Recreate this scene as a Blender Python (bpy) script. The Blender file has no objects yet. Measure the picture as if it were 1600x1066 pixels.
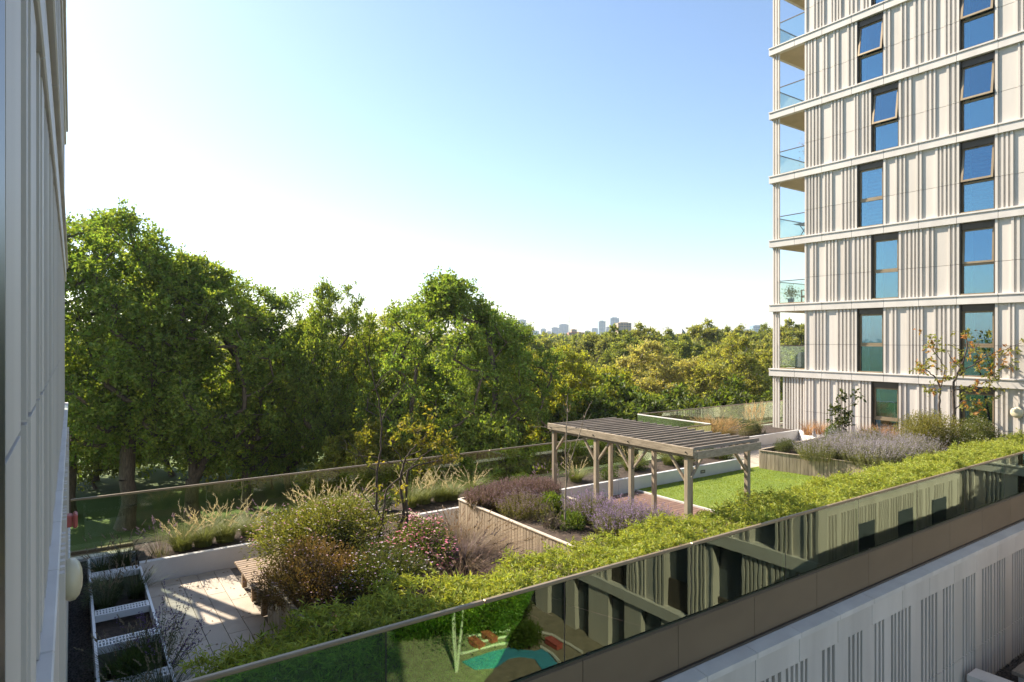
import bpy, math, random
import numpy as np
from mathutils import Vector

# ------------------------------------------------------------------ camera, sky, sun, exposure
scene = bpy.context.scene
C = scene.collection
EYE = 4.55                      # eye above the terrace paving (z = 0)
F, S_, C_ = 996.0, 0.5683, 0.8228
cam_d = bpy.data.cameras.new('camera'); cam = bpy.data.objects.new('camera', cam_d); C.objects.link(cam)
cam.location = (0, 0, EYE); cam.rotation_euler = (math.radians(90), 0, -math.atan2(S_, C_))
cam_d.sensor_width = 36; cam_d.lens = F / 1600 * 36; cam_d.shift_y = -0.0025
cam_d.clip_start = 0.03; cam_d.clip_end = 20000
scene.camera = cam

SUN_AZ = math.radians(22)     # left of +Y
SUN_EL = math.radians(39.5)
w = bpy.data.worlds.new('World'); scene.world = w; w.use_nodes = True
nt = w.node_tree
bg = nt.nodes['Background']; bg.inputs[1].default_value = 0.092
sk = nt.nodes.new('ShaderNodeTexSky'); sk.sky_type = 'NISHITA'; sk.sun_disc = False
sk.sun_elevation = SUN_EL; sk.sun_rotation = -SUN_AZ
sk.air_density = 1.05; sk.dust_density = 0.6; sk.ozone_density = 1.9; sk.altitude = 50
nt.links.new(sk.outputs[0], bg.inputs[0])
sd = bpy.data.lights.new('sun', 'SUN'); sd.energy = 5.0; sd.angle = math.radians(0.53); sd.color = (1.0, 0.88, 0.715)
sun = bpy.data.objects.new('sun', sd); C.objects.link(sun)
to_sun = Vector((-math.sin(SUN_AZ) * math.cos(SUN_EL), math.cos(SUN_AZ) * math.cos(SUN_EL), math.sin(SUN_EL)))
sun.rotation_euler = to_sun.to_track_quat('Z', 'Y').to_euler(); sun.location = (-10, 30, 40)
scene.view_settings.view_transform = 'Standard'; scene.view_settings.look = 'None'
scene.view_settings.exposure = 1.34; scene.view_settings.gamma = 1; scene.view_settings.use_curve_mapping = False

# ------------------------------------------------------------------ helpers
rng = np.random.default_rng(7); random.seed(7)

def onz(px, py, z):             # a pixel of the photograph dropped on a horizontal level
    d = F * (EYE - z) / (py - 529.0); l = (px - 800) / F * d
    return (l * C_ + d * S_, -l * S_ + d * C_)
def atd(px, py, d):             # a pixel at a known distance
    l = (px - 800) / F * d
    return (l * C_ + d * S_, -l * S_ + d * C_, EYE - (py - 529.0) / F * d)
def atX(px, X):
    a = (px - 800) / F; return (-a * S_ + C_) * X / (a * C_ + S_)

def npmesh(name, V, Fc, mat=None, smooth=False):
    """V (n,3), Fc list of equal-size faces array (m,k) or list of such arrays"""
    V = np.asarray(V, np.float32)
    if not isinstance(Fc, list): Fc = [Fc]
    Fc = [np.asarray(f, np.int32) for f in Fc if len(f)]
    me = bpy.data.meshes.new(name)
    me.vertices.add(len(V)); me.vertices.foreach_set('co', V.ravel())
    idx = np.concatenate([f.ravel() for f in Fc]); tot = np.concatenate([np.full(len(f), f.shape[1], np.int32) for f in Fc])
    me.loops.add(len(idx)); me.loops.foreach_set('vertex_index', idx)
    me.polygons.add(len(tot)); st = np.zeros(len(tot), np.int32); st[1:] = np.cumsum(tot)[:-1]
    me.polygons.foreach_set('loop_start', st)
    try: me.polygons.foreach_set('loop_total', tot)
    except Exception: pass
    me.polygons.foreach_set('use_smooth', np.full(len(tot), bool(smooth)))
    me.update(calc_edges=True)
    if mat: me.materials.append(mat)
    return me

def link(name, me, parent=None, loc=(0, 0, 0), rot=None, scale=None):
    o = bpy.data.objects.new(name, me); C.objects.link(o)
    if parent is not None:
        o.parent = parent; loc = (loc[0] - parent.location[0], loc[1] - parent.location[1], loc[2] - parent.location[2])
    o.location = loc
    if rot: o.rotation_euler = rot
    if scale: o.scale = scale
    return o
def tag(o, label, cat, group=None):
    o['label'] = label; o['category'] = cat
    if group: o['group'] = group
    return o
def thing(name, label, cat, loc=(0, 0, 0), group=None):
    o = bpy.data.objects.new(name, None); C.objects.link(o); o.location = loc; o.empty_display_size = .2
    return tag(o, label, cat, group)
def structure(o): o['kind'] = 'structure'; return o

BOXF = np.array([[0, 3, 2, 1], [4, 5, 6, 7], [0, 1, 5, 4], [1, 2, 6, 5], [2, 3, 7, 6], [3, 0, 4, 7]])
def box_v(lo, hi):
    (a, b, c), (x, y, z) = lo, hi
    return np.array([[a, b, c], [x, b, c], [x, y, c], [a, y, c], [a, b, z], [x, b, z], [x, y, z], [a, y, z]], float)
def boxes_mesh(name, bl, mat):
    V = np.concatenate([box_v(*b) for b in bl]); Fs = np.concatenate([BOXF + 8 * i for i in range(len(bl))])
    return npmesh(name, V, Fs, mat)
_bc = {}
def bevel_box(sx, sy, sz, b):
    """box with chamfered edges"""
    V, Fs = [], []
    hx, hy, hz = sx / 2, sy / 2, sz / 2
    idx = {}
    for i in (-1, 1):
        for j in (-1, 1):
            for k in (-1, 1):
                for ax in range(3):
                    p = [i * (hx - b), j * (hy - b), k * (hz - b)]
                    p[ax] = (i * hx, j * hy, k * hz)[ax]
                    idx[(i, j, k, ax)] = len(V); V.append(p)
    def q(a): Fs.append(a)
    V3 = np.array(V)
    quads = []
    for ax in range(3):
        o1, o2 = [(1, 2), (0, 2), (0, 1)][ax]
        for s in (-1, 1):
            f = []
            for a, bb in ((-1, -1), (1, -1), (1, 1), (-1, 1)):
                key = [0, 0, 0]; key[ax] = s; key[o1] = a; key[o2] = bb
                f.append(idx[(*key, ax)])
            quads.append(f)
        for a in (-1, 1):
            for bb in (-1, 1):
                k1 = [0, 0, 0]; k2 = [0, 0, 0]; k1[ax] = -1; k2[ax] = 1
                k1[o1] = k2[o1] = a; k1[o2] = k2[o2] = bb
                quads.append([idx[(*k1, o1)], idx[(*k2, o1)], idx[(*k2, o2)], idx[(*k1, o2)]])
    tris = [[idx[(i, j, k, 0)], idx[(i, j, k, 1)], idx[(i, j, k, 2)]] for i in (-1, 1) for j in (-1, 1) for k in (-1, 1)]
    def fix(fl):
        out = []
        for f in fl:
            p = V3[f]; n = np.cross(p[1] - p[0], p[2] - p[0])
            out.append(f if np.dot(n, p.mean(0)) > 0 else f[::-1])
        return np.array(out)
    return V3, [fix(quads), fix(tris)]
def box(name, mat, lo, hi, parent=None, bev=0.0, rot=None):
    s = [hi[i] - lo[i] for i in range(3)]; c = [(hi[i] + lo[i]) / 2 for i in range(3)]
    if bev <= 0:
        key = ('u', mat.name)
        if key not in _bc: _bc[key] = npmesh('unit_' + mat.name, box_v((-.5,) * 3, (.5,) * 3), BOXF, mat)
        return link(name, _bc[key], parent, c, rot, s)
    key = (mat.name, round(s[0], 3), round(s[1], 3), round(s[2], 3), bev)
    if key not in _bc:
        V, Fs = bevel_box(*s, min(bev, min(s) * .45)); _bc[key] = npmesh(name, V, Fs, mat)
    return link(name, _bc[key], parent, c, rot)
def prism_x(profile, x0, x1):   # profile list of (y,z), extruded along x
    n = len(profile); V = [(x0, y, z) for y, z in profile] + [(x1, y, z) for y, z in profile]
    side = [[i, (i + 1) % n, n + (i + 1) % n, n + i] for i in range(n)]
    return np.array(V, float), [np.array(side), np.array([list(range(n))[::-1]]), np.array([list(range(n, 2 * n))])]

def tubes(paths, sides=6):
    """paths: list of (pts (k,3), radii (k,))"""
    Vs, Qs, off = [], [], 0
    ang = np.linspace(0, 2 * np.pi, sides, endpoint=False)
    for P, R in paths:
        P = np.asarray(P, float); R = np.asarray(R, float); k = len(P)
        if k < 2: continue
        T = np.gradient(P, axis=0); T /= np.linalg.norm(T, axis=1)[:, None] + 1e-9
        ref = np.array([0, 0, 1.]) if abs(T[0][2]) < .9 else np.array([1., 0, 0])
        A = np.cross(T, ref); A /= np.linalg.norm(A, axis=1)[:, None] + 1e-9
        B = np.cross(T, A)
        ring = P[:, None, :] + R[:, None, None] * (np.cos(ang)[None, :, None] * A[:, None, :] + np.sin(ang)[None, :, None] * B[:, None, :])
        Vs.append(ring.reshape(-1, 3))
        i = np.arange(k - 1)[:, None] * sides; j = np.arange(sides)[None, :]; j2 = (j + 1) % sides
        Qs.append(np.stack([i + j, i + j2, i + sides + j2, i + sides + j], -1).reshape(-1, 4) + off)
        off += k * sides
    return np.concatenate(Vs), np.concatenate(Qs)

def nrm(a): return a / (np.linalg.norm(a, axis=-1, keepdims=True) + 1e-9)
def leaves(P, D, L, W, up=.6, fold=.18, r=None):
    """one folded diamond per leaf"""
    r = r or rng
    n = len(P); D = nrm(D); N = nrm(r.normal(size=(n, 3)) * (1 - up) + np.array([0, 0, up]))
    Sd = nrm(np.cross(D, N)); N = np.cross(Sd, D)
    L = np.broadcast_to(L, (n,))[:, None]; W = np.broadcast_to(W, (n,))[:, None]
    V = np.empty((n, 4, 3)); V[:, 0] = P
    V[:, 1] = P + D * L * .45 + Sd * W * .5 + N * W * fold
    V[:, 2] = P + D * L - N * L * .08
    V[:, 3] = P + D * L * .45 - Sd * W * .5 + N * W * fold
    return V.reshape(-1, 3), np.arange(4 * n).reshape(n, 4)
def rdir(n, up=0.0, r=None):
    r = r or rng
    return nrm(r.normal(size=(n, 3)) + np.array([0, 0, up]))
def merge(parts):
    Vs, Fs, off = [], [], 0
    for V, Q in parts: Vs.append(V); Fs.append(Q + off); off += len(V)
    return np.concatenate(Vs), np.concatenate(Fs)

# ------------------------------------------------------------------ materials
def newmat(name):
    m = bpy.data.materials.new(name); m.use_nodes = True
    n = m.node_tree; b = n.nodes['Principled BSDF']
    return m, n, b
def surf(name, col, col2=None, rough=.7, scale=4.0, stretch=(1, 1, 1), bump=0.0, bscale=None, metal=0.0, detail=6, lo=.35, hi=.65, fine=None, spec=.5):
    m, n, b = newmat(name)
    geo = n.nodes.new('ShaderNodeNewGeometry'); mp = n.nodes.new('ShaderNodeMapping'); mp.inputs['Scale'].default_value = stretch
    n.links.new(geo.outputs['Position'], mp.inputs['Vector'])
    tx = n.nodes.new('ShaderNodeTexNoise'); tx.inputs['Scale'].default_value = scale; tx.inputs['Detail'].default_value = detail
    n.links.new(mp.outputs[0], tx.inputs['Vector'])
    cr = n.nodes.new('ShaderNodeValToRGB'); cr.color_ramp.elements[0].position = lo; cr.color_ramp.elements[1].position = hi
    c2 = col2 or tuple(x * .8 for x in col)
    cr.color_ramp.elements[0].color = (*c2, 1); cr.color_ramp.elements[1].color = (*col, 1)
    n.links.new(tx.outputs[0], cr.inputs[0])
    last = cr.outputs[0]
    # every piece its own slight tone
    oi = n.nodes.new('ShaderNodeObjectInfo'); mr = n.nodes.new('ShaderNodeMapRange'); mr.inputs[3].default_value = 1 - (fine or .06); mr.inputs[4].default_value = 1 + (fine or .06)
    n.links.new(oi.outputs['Random'], mr.inputs[0])
    mx = n.nodes.new('ShaderNodeMix'); mx.data_type = 'RGBA'; mx.blend_type = 'MULTIPLY'; mx.inputs[0].default_value = 1
    n.links.new(last, mx.inputs[6]); n.links.new(mr.outputs[0], mx.inputs[7]); last = mx.outputs[2]
    n.links.new(last, b.inputs['Base Color'])
    b.inputs['Roughness'].default_value = rough; b.inputs['Metallic'].default_value = metal
    b.inputs['Specular IOR Level'].default_value = spec
    if bump:
        t2 = n.nodes.new('ShaderNodeTexNoise'); t2.inputs['Scale'].default_value = bscale or scale * 6; t2.inputs['Detail'].default_value = 5
        n.links.new(mp.outputs[0], t2.inputs['Vector'])
        bp = n.nodes.new('ShaderNodeBump'); bp.inputs['Strength'].default_value = bump; bp.inputs['Distance'].default_value = .02
        n.links.new(t2.outputs[0], bp.inputs['Height']); n.links.new(bp.outputs[0], b.inputs['Normal'])
    return m
def leafmat(name, trans=.4, var=.35, gloss=.06, hue=.04, tt=(1.9, 1.75, .7)):
    """colour comes from the object colour; each leaf varies a little"""
    m, n, b = newmat(name); n.nodes.remove(b)
    out = n.nodes['Material Output']
    oi = n.nodes.new('ShaderNodeObjectInfo'); geo = n.nodes.new('ShaderNodeNewGeometry')
    hs = n.nodes.new('ShaderNodeHueSaturation')
    v = n.nodes.new('ShaderNodeMapRange'); v.inputs[3].default_value = 1 - var; v.inputs[4].default_value = 1 + var
    n.links.new(geo.outputs['Random Per Island'], v.inputs[0]); n.links.new(v.outputs[0], hs.inputs['Value'])
    wn = n.nodes.new('ShaderNodeTexWhiteNoise'); wn.noise_dimensions = '1D'; n.links.new(geo.outputs['Random Per Island'], wn.inputs['W'])
    h = n.nodes.new('ShaderNodeMapRange'); h.inputs[3].default_value = .5 - hue; h.inputs[4].default_value = .5 + hue * .6
    n.links.new(wn.outputs['Value'], h.inputs[0]); n.links.new(h.outputs[0], hs.inputs['Hue'])
    n.links.new(oi.outputs['Color'], hs.inputs['Color'])
    df = n.nodes.new('ShaderNodeBsdfDiffuse'); tr = n.nodes.new('ShaderNodeBsdfTranslucent'); gl = n.nodes.new('ShaderNodeBsdfGlossy')
    gl.inputs['Roughness'].default_value = .5
    n.links.new(hs.outputs[0], df.inputs[0])
    ty = n.nodes.new('ShaderNodeMix'); ty.data_type = 'RGBA'; ty.blend_type = 'MULTIPLY'; ty.inputs[0].default_value = 1
    ty.inputs[7].default_value = (*tt, 1); n.links.new(hs.outputs[0], ty.inputs[6]); n.links.new(ty.outputs[2], tr.inputs[0])
    m1 = n.nodes.new('ShaderNodeMixShader'); m1.inputs[0].default_value = trans
    n.links.new(df.outputs[0], m1.inputs[1]); n.links.new(tr.outputs[0], m1.inputs[2])
    m2 = n.nodes.new('ShaderNodeMixShader'); m2.inputs[0].default_value = gloss
    n.links.new(m1.outputs[0], m2.inputs[1]); n.links.new(gl.outputs[0], m2.inputs[2]); n.links.new(m2.outputs[0], out.inputs[0])
    return m
def glass(name, tint, refl, gcol=(1, 1, 1), wav=0.0, frs=1.0):
    m, n, b = newmat(name); n.nodes.remove(b); out = n.nodes['Material Output']
    tr = n.nodes.new('ShaderNodeBsdfTransparent'); tr.inputs[0].default_value = (*tint, 1)
    gl = n.nodes.new('ShaderNodeBsdfGlossy'); gl.inputs['Roughness'].default_value = .004; gl.inputs[0].default_value = (*gcol, 1)
    lw = n.nodes.new('ShaderNodeFresnel'); lw.inputs[0].default_value = 1.5
    ma = n.nodes.new('ShaderNodeMath'); ma.operation = 'MULTIPLY_ADD'; ma.inputs[1].default_value = frs; ma.inputs[2].default_value = refl; ma.use_clamp = True
    n.links.new(lw.outputs[0], ma.inputs[0])
    mx = n.nodes.new('ShaderNodeMixShader'); n.links.new(ma.outputs[0], mx.inputs[0]); n.links.new(tr.outputs[0], mx.inputs[1]); n.links.new(gl.outputs[0], mx.inputs[2])
    if wav:
        geo = n.nodes.new('ShaderNodeNewGeometry'); tx = n.nodes.new('ShaderNodeTexNoise'); tx.inputs['Scale'].default_value = 2.2; tx.inputs['Detail'].default_value = 1
        n.links.new(geo.outputs['Position'], tx.inputs['Vector'])
        bp = n.nodes.new('ShaderNodeBump'); bp.inputs['Strength'].default_value = wav; bp.inputs['Distance'].default_value = .02
        n.links.new(tx.outputs[0], bp.inputs['Height']); n.links.new(bp.outputs[0], gl.inputs['Normal'])
    n.links.new(mx.outputs[0], out.inputs[0])
    return m

M = {}
M['clad'] = surf('pale_cladding', (.585, .545, .50), (.47, .435, .395), .62, 1.1, (1.5, 1.5, .18), .03, 40, fine=.06, lo=.25, hi=.6)
M['claddark'] = surf('joint_backing', (.30, .27, .24), (.22, .2, .18), .8, 2)
M['coping'] = surf('coping_stone', (.62, .59, .555), (.54, .51, .48), .6, 2.0, (1, 1, 1), .03, 50, fine=.04)
M['soffit'] = surf('tan_soffit', (.46, .38, .27), (.40, .33, .23), .6, 2)
M['bronze'] = surf('bronze_frame', (.30, .235, .15), (.25, .19, .12), .42, 3, metal=.35, fine=.05)
M['bronzedark'] = surf('dark_bronze', (.085, .07, .055), (.07, .058, .045), .45, 3, metal=.3)
M['fascia'] = surf('brown_fascia', (.175, .128, .080), (.155, .112, .070), .55, .8, (1, 1, 2), .01, 60, metal=0, spec=.3, fine=.04)
M['render'] = surf('white_render', (.60, .59, .58), (.53, .52, .505), .75, 1.6, (1, 1, .6), .03, 60)
M['timber'] = surf('weathered_timber', (.40, .325, .235), (.27, .215, .15), .8, 7, (3, 3, .35), .12, 30, fine=.16)
M['timberh'] = surf('weathered_timber_beam', (.36, .295, .215), (.235, .19, .135), .8, 8, (1.2, .5, 3), .15, 30, fine=.12)
M['slat'] = surf('pergola_slat', (.27, .225, .185), (.18, .15, .12), .8, 8, (.4, 3, 3), .15, 30, fine=.15)
M['bench'] = surf('bench_timber', (.33, .235, .15), (.22, .155, .1), .65, 9, (.4, 3, 3), .1, 40, fine=.15)
M['deck'] = surf('brown_decking', (.21, .12, .085), (.15, .085, .06), .75, 8, (.4, 3, 1), .1, 40, fine=.12)
M['paving'] = surf('pale_paving', (.48, .41, .33), (.31, .26, .205), .7, 1.4, (1, 1, 1), .08, 60, fine=.10, lo=.3, hi=.6, detail=10)
M['grout'] = surf('paving_joint', (.20, .17, .14), (.15, .13, .1), .9, 10)
M['soil'] = surf('planting_soil', (.075, .05, .035), (.03, .02, .014), .95, 9, bump=.9, bscale=26, detail=8)
M['gravel'] = surf('dark_gravel', (.13, .105, .085), (.03, .025, .022), .9, 38, bump=1.0, bscale=45, lo=.4, hi=.62)
M['pebble'] = surf('pale_gravel', (.56, .48, .37), (.33, .28, .21), .9, 30, bump=.8, bscale=45)
M['whitemetal'] = surf('white_metal', (.76, .77, .78), (.7, .71, .72), .45, 5)
M['turf'] = surf('artificial_turf', (.20, .26, .04), (.13, .195, .028), .85, 1.1, bump=.5, bscale=160)
M['park'] = surf('park_grass', (.105, .15, .032), (.06, .095, .02), .95, .09, bump=.3, bscale=4, detail=8)
M['bark'] = surf('tree_bark', (.13, .10, .075), (.06, .046, .035), .9, 5, (3, 3, .5), .4, 14)
M['barkpale'] = surf('pale_bark', (.38, .34, .29), (.17, .15, .12), .85, 4, (2, 2, .6), .2, 16)
M['twig'] = surf('dry_twig', (.30, .245, .19), (.19, .15, .11), .85, 6)
M['stemdark'] = surf('garden_stem', (.12, .09, .07), (.06, .046, .035), .85, 8)
M['leaf'] = leafmat('foliage', .52, .45, .02, .035, (1.75, 1.7, .6))
M['leafg'] = leafmat('garden_foliage', .35, .30, .02, .03)
M['hedgeleaf'] = leafmat('bamboo_foliage', .34, .34, .02, .03)
M['dry'] = leafmat('dry_grass', .35, .22, .03, .012, (1.1, 1.05, .85))
M['petal'] = leafmat('petals', .35, .25, .02, .02, (1.1, 1.0, 1.0))
M['redpaint'] = surf('red_paint', (.42, .10, .085), (.36, .08, .07), .5, 5)
M['lampglass'] = surf('lamp_diffuser', (.62, .56, .40), (.58, .52, .36), .35, 3)
M['greyfab'] = surf('grey_cover', (.16, .16, .165), (.12, .12, .125), .8, 5)
M['wicker'] = surf('wicker', (.33, .21, .11), (.22, .14, .07), .8, 18)
M['bluepot'] = surf('blue_pot', (.06, .13, .22), (.045, .1, .17), .4, 4)
M['blind'] = surf('window_blind', (.20, .22, .24), (.18, .2, .22), .8, 3)
M['curtain'] = surf('curtain', (.68, .66, .62), (.55, .53, .5), .9, 3)
M['room'] = surf('dark_room', (.045, .055, .06), (.03, .038, .042), .9, 1)
M['black'] = surf('black_fitting', (.02, .02, .022), None, .4, 4)
M['fgrill'] = surf('light_lens', (.32, .30, .27), None, .3, 4)
M['winglass'] = glass('window_glass', (.42, .74, .74), .26, (.50, .72, .92), .06)
M['balglass'] = glass('balcony_glass', (.90, .965, .945), .02, (1, 1, 1), 0, .35)
M['railglass'] = glass('balustrade_glass', (.70, .92, .60), .07, (.84, 1.0, .74), .025)
M['farglass'] = glass('far_balustrade_glass', (.84, .91, .76), .02, (1, 1, 1), 0, .45)
M['blueplay'] = surf('blue_playground', (.06, .30, .42), (.05, .25, .36), .8, 3)
M['tarmac'] = surf('courtyard_surface', (.27, .23, .17), (.20, .17, .125), .9, 3, bump=.2)
M['farglassb'] = surf('distant_glazing', (.22, .33, .44), (.17, .27, .37), .25, .03)
M['farpale'] = surf('distant_pale_wall', (.45, .46, .47), (.38, .39, .4), .8, .03)
M['farbrick'] = surf('distant_brick', (.36, .17, .12), (.28, .13, .09), .85, .05)
M['fartan'] = surf('distant_tan_wall', (.45, .33, .22), (.36, .26, .17), .85, .05)
M['farwin'] = surf('distant_window', (.10, .12, .14), None, .3, .1)

# ------------------------------------------------------------------ ground of the park, deck
def sheet(name, mat, x0, y0, x1, y1, z):
    return structure(link(name, npmesh(name, [(x0, y0, z), (x1, y0, z), (x1, y1, z), (x0, y1, z)], np.array([[0, 1, 2, 3]]), mat)))
sheet('park_ground', M['park'], -3400, -3400, 3400, 3400, -8.0)
sheet('courtyard_ground', M['tarmac'], -.5, -22, 27.9, 6.9, -7.99)
deck = structure(link('terrace_deck', boxes_mesh('terrace_deck', [((-.3, 6.97, -.35), (20.62, 16.22, -.03)), ((20.62, 6.97, -.35), (34, 20.3, -.03))], M['grout'])))
gravel = structure(link('gravel_strip', boxes_mesh('gravel_strip', [((-.06, 7.0, -.03), (.24, 16.0, .02))], M['gravel'])))
# loose stones in the strip
def stones(n, x0, x1, y0, y1, z, r0, r1):
    P = np.stack([rng.uniform(x0, x1, n), rng.uniform(y0, y1, n), np.full(n, z)], 1); R = rng.uniform(r0, r1, n)
    base = np.array([[1, 0, 0], [0, 1, 0], [-1, 0, 0], [0, -1, 0], [0, 0, .7], [0, 0, -.5]], float)
    V = P[:, None] + R[:, None, None] * (base[None] * rng.uniform(.6, 1.2, (n, 6, 1)))
    T = np.array([[0, 1, 4], [1, 2, 4], [2, 3, 4], [3, 0, 4], [1, 0, 5], [2, 1, 5], [3, 2, 5], [0, 3, 5]])
    return V.reshape(-1, 3), (T[None] + (np.arange(n) * 6)[:, None, None]).reshape(-1, 3)
o = link('loose_gravel', npmesh('loose_gravel', *stones(6000, -.05, .24, 7.0, 16.0, .03, .012, .03), M['gravel'])); o['kind'] = 'stuff'
o['label'] = 'dark loose gravel along the foot of the shaded facade'; o['category'] = 'gravel'

# paving slabs, only where the photograph shows them
def pave(x0, x1, y0, y1, tw=.30, tl=.9, skip=None):
    i = 0; x = x0
    while x < x1 - .02:
        xe = min(x + tw, x1); y = y0 - (tl * .5 if i % 2 else 0)
        while y < y1 - .02:
            a, b = max(y, y0), min(y + tl, y1)
            if b - a > .04 and not (skip and skip((x + xe) / 2, (a + b) / 2)):
                box('paving_slab', M['paving'], (x + .005, a + .005, -.03 + rng.uniform(-.0015, .0015)), (xe - .005, b - .005, 0 + rng.uniform(-.0015, .0015)), deck)
            y += tl
        x += tw; i += 1
pave(1.08, 2.58, 8.3, 13.58)
pave(6.2, 7.38, 8.3, 13.58, .59, 1.2)
pave(19.3, 27.0, 13.6, 16.2, .6, .9)

# ------------------------------------------------------------------ facades with ribs, bands, windows, corner balconies
RIBW = .10
def rib_mesh():
    g = .43
    bl = [((-.5, -.5, 0), (.5, .5, g - .003)), ((-.5, -.5, g + .003), (.5, .5, 1))]
    return boxes_mesh('rib', bl, M['clad'])
RIB = rib_mesh()
def rib_layout(y0, y1, r):
    """rib centres and widths between two openings; always a rib at both ends"""
    out = [(y0 + .05, .08), (y1 - .05, .08)]; y = y0 + .17
    while y < y1 - .2:
        for k in range(r.choice([2, 2, 3, 4, 5])):
            wd = r.choice([.055, .07, .085])
            if y + wd > y1 - .15: break
            out.append((y + wd / 2, wd)); y += wd + r.choice([.07, .085, .10])
        y += r.choice([.10, .2, .32, .42])
    return out

class Facade:
    """facade in the plane x = X facing direction sgn (-1 or +1)"""
    def __init__(s, root, X, sgn):
        s.root, s.X, s.sgn = root, X, sgn
    def bx(s, name, mat, d0, d1, y0, y1, z0, z1, bev=0, parent=None):
        a, b = s.X + s.sgn * d0, s.X + s.sgn * d1
        return box(name, mat, (min(a, b), y0, z0), (max(a, b), y1, z1), parent or s.root, bev)

def band_run(fc, y0, y1, zt, h=.36, proud=.12, seg=1.32, pname='band_panel'):
    n = max(1, round((y1 - y0) / seg)); st = (y1 - y0) / n
    for i in range(n):
        a, b = y0 + i * st + .004, y0 + (i + 1) * st - .004
        fc.bx(pname, M['coping'], -.12, proud, a, b, zt - h, zt - .065, .008)
        fc.bx('band_coping', M['coping'], -.12, proud + .035, a, b, zt - .064, zt, .008)

def window(fc, y0, y1, z0, z1, tilt=0.0, blind=False, split=.46, hdr=.26):
    """opening y0..y1; bronze reveal, header, tilted upper sash over a fixed lower pane"""
    root = fc.root
    rv = fc.bx('window', M['room'], -.29, -.24, y0, y1, z0, z1)
    def sub(name, mat, d0, d1, a, b, c, e, bev=0):
        X0, X1 = fc.X + fc.sgn * d0, fc.X + fc.sgn * d1
        lo = (min(X0, X1), a, c); hi = (max(X0, X1), b, e)
        o = box(name, mat, lo, hi, None, bev); 
        # child of a scaled object: keep world transform
        o.parent = rv; o.matrix_parent_inverse = rv_inv
        return o
    from mathutils import Matrix
    wl = Matrix.Translation(Vector(rv.location) + Vector(root.location)) @ Matrix.Diagonal((*rv.scale, 1))
    rv_inv = wl.inverted()
    zs = z0 + (z1 - hdr - z0) * split
    sub('reveal', M['bronzedark'], -.24, .03, y0, y0 + .035, z0, z1); sub('reveal', M['bronzedark'], -.24, .03, y1 - .035, y1, z0, z1)
    sub('header', M['bronzedark'], -.24, -.03, y0 + .036, y1 - .036, z1 - hdr, z1 - .002)
    sub('sill', M['bronze'], -.24, .05, y0 + .036, y1 - .036, z0, z0 + .05)
    a, b = y0 + .036, y1 - .036
    sub('mullion', M['bronze'], -.17, -.08, a, b, zs - .03, zs + .04)
    sub('frame', M['bronze'], -.17, -.09, a, a + .045, z0 + .05, z1 - hdr); sub('frame', M['bronze'], -.17, -.09, b - .045, b, z0 + .05, z1 - hdr)
    sub('pane', M['winglass'], -.135, -.125, a + .045, b - .045, z0 + .051, zs - .031)
    # upper sash with its own frame, hung at the top
    h = z1 - hdr - zs - .045
    bl = [((-.02, -.5 * (b - a) + .01, -h), (.03, -.5 * (b - a) + .085, 0)), ((-.02, .5 * (b - a) - .085, -h), (.03, .5 * (b - a) - .01, 0)),
          ((-.02, -.5 * (b - a) + .086, -h), (.03, .5 * (b - a) - .086, -h + .075)), ((-.02, -.5 * (b - a) + .086, -.06), (.03, .5 * (b - a) - .086, 0))]
    key = ('sash', round(b - a, 3), round(h, 3))
    if key not in _bc:
        _bc[key] = boxes_mesh('sash', bl, M['bronze'])
        _bc[key + ('g',)] = boxes_mesh('pane', [((0, -.5 * (b - a) + .086, -h + .076), (.008, .5 * (b - a) - .086, -.061))], M['winglass'])
    for nm, me in (('sash', _bc[key]), ('pane', _bc[key + ('g',)])):
        o = bpy.data.objects.new(nm, me); C.objects.link(o)
        o.location = (fc.X + fc.sgn * -.12, (a + b) / 2, z1 - hdr); o.rotation_euler = (0, tilt if fc.sgn < 0 else -tilt, 0)
        o.parent = rv; o.matrix_parent_inverse = rv_inv
    if (round(y0 * 10) + round(z0)) % 3 != 1:
        for k in range(3 + round(z0) % 4): sub('curtain', M['curtain'], -.232, -.205 + .012 * (k % 2), b - .10 - k * .055, b - .05 - k * .055, z0 + .06, z1 - hdr)
    if blind:
        for k in range(14):
            zz = z0 + .25 + k * (z1 - hdr - z0 - .3) / 14
            sub('blind_slat', M['blind'], -.235, -.20, a + .06, b - .06, zz, zz + .06)

def copy_props(o): pass

# ---------- the tower on the right
rr = random.Random(11)
tower = thing('apartment_tower', 'tall pale ribbed apartment tower with corner balconies and tilted bronze windows', 'building', (31, 10, -8))
T = Facade(tower, 27.95, -1)
TX = 27.95
FL = [-6.2, -3.1, 0.0, 3.1, 6.2, 9.3, 12.4, 15.5, 18.6, 21.7, 24.8]
Y_BAL = 16.58; Y_COR = 18.25
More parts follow.
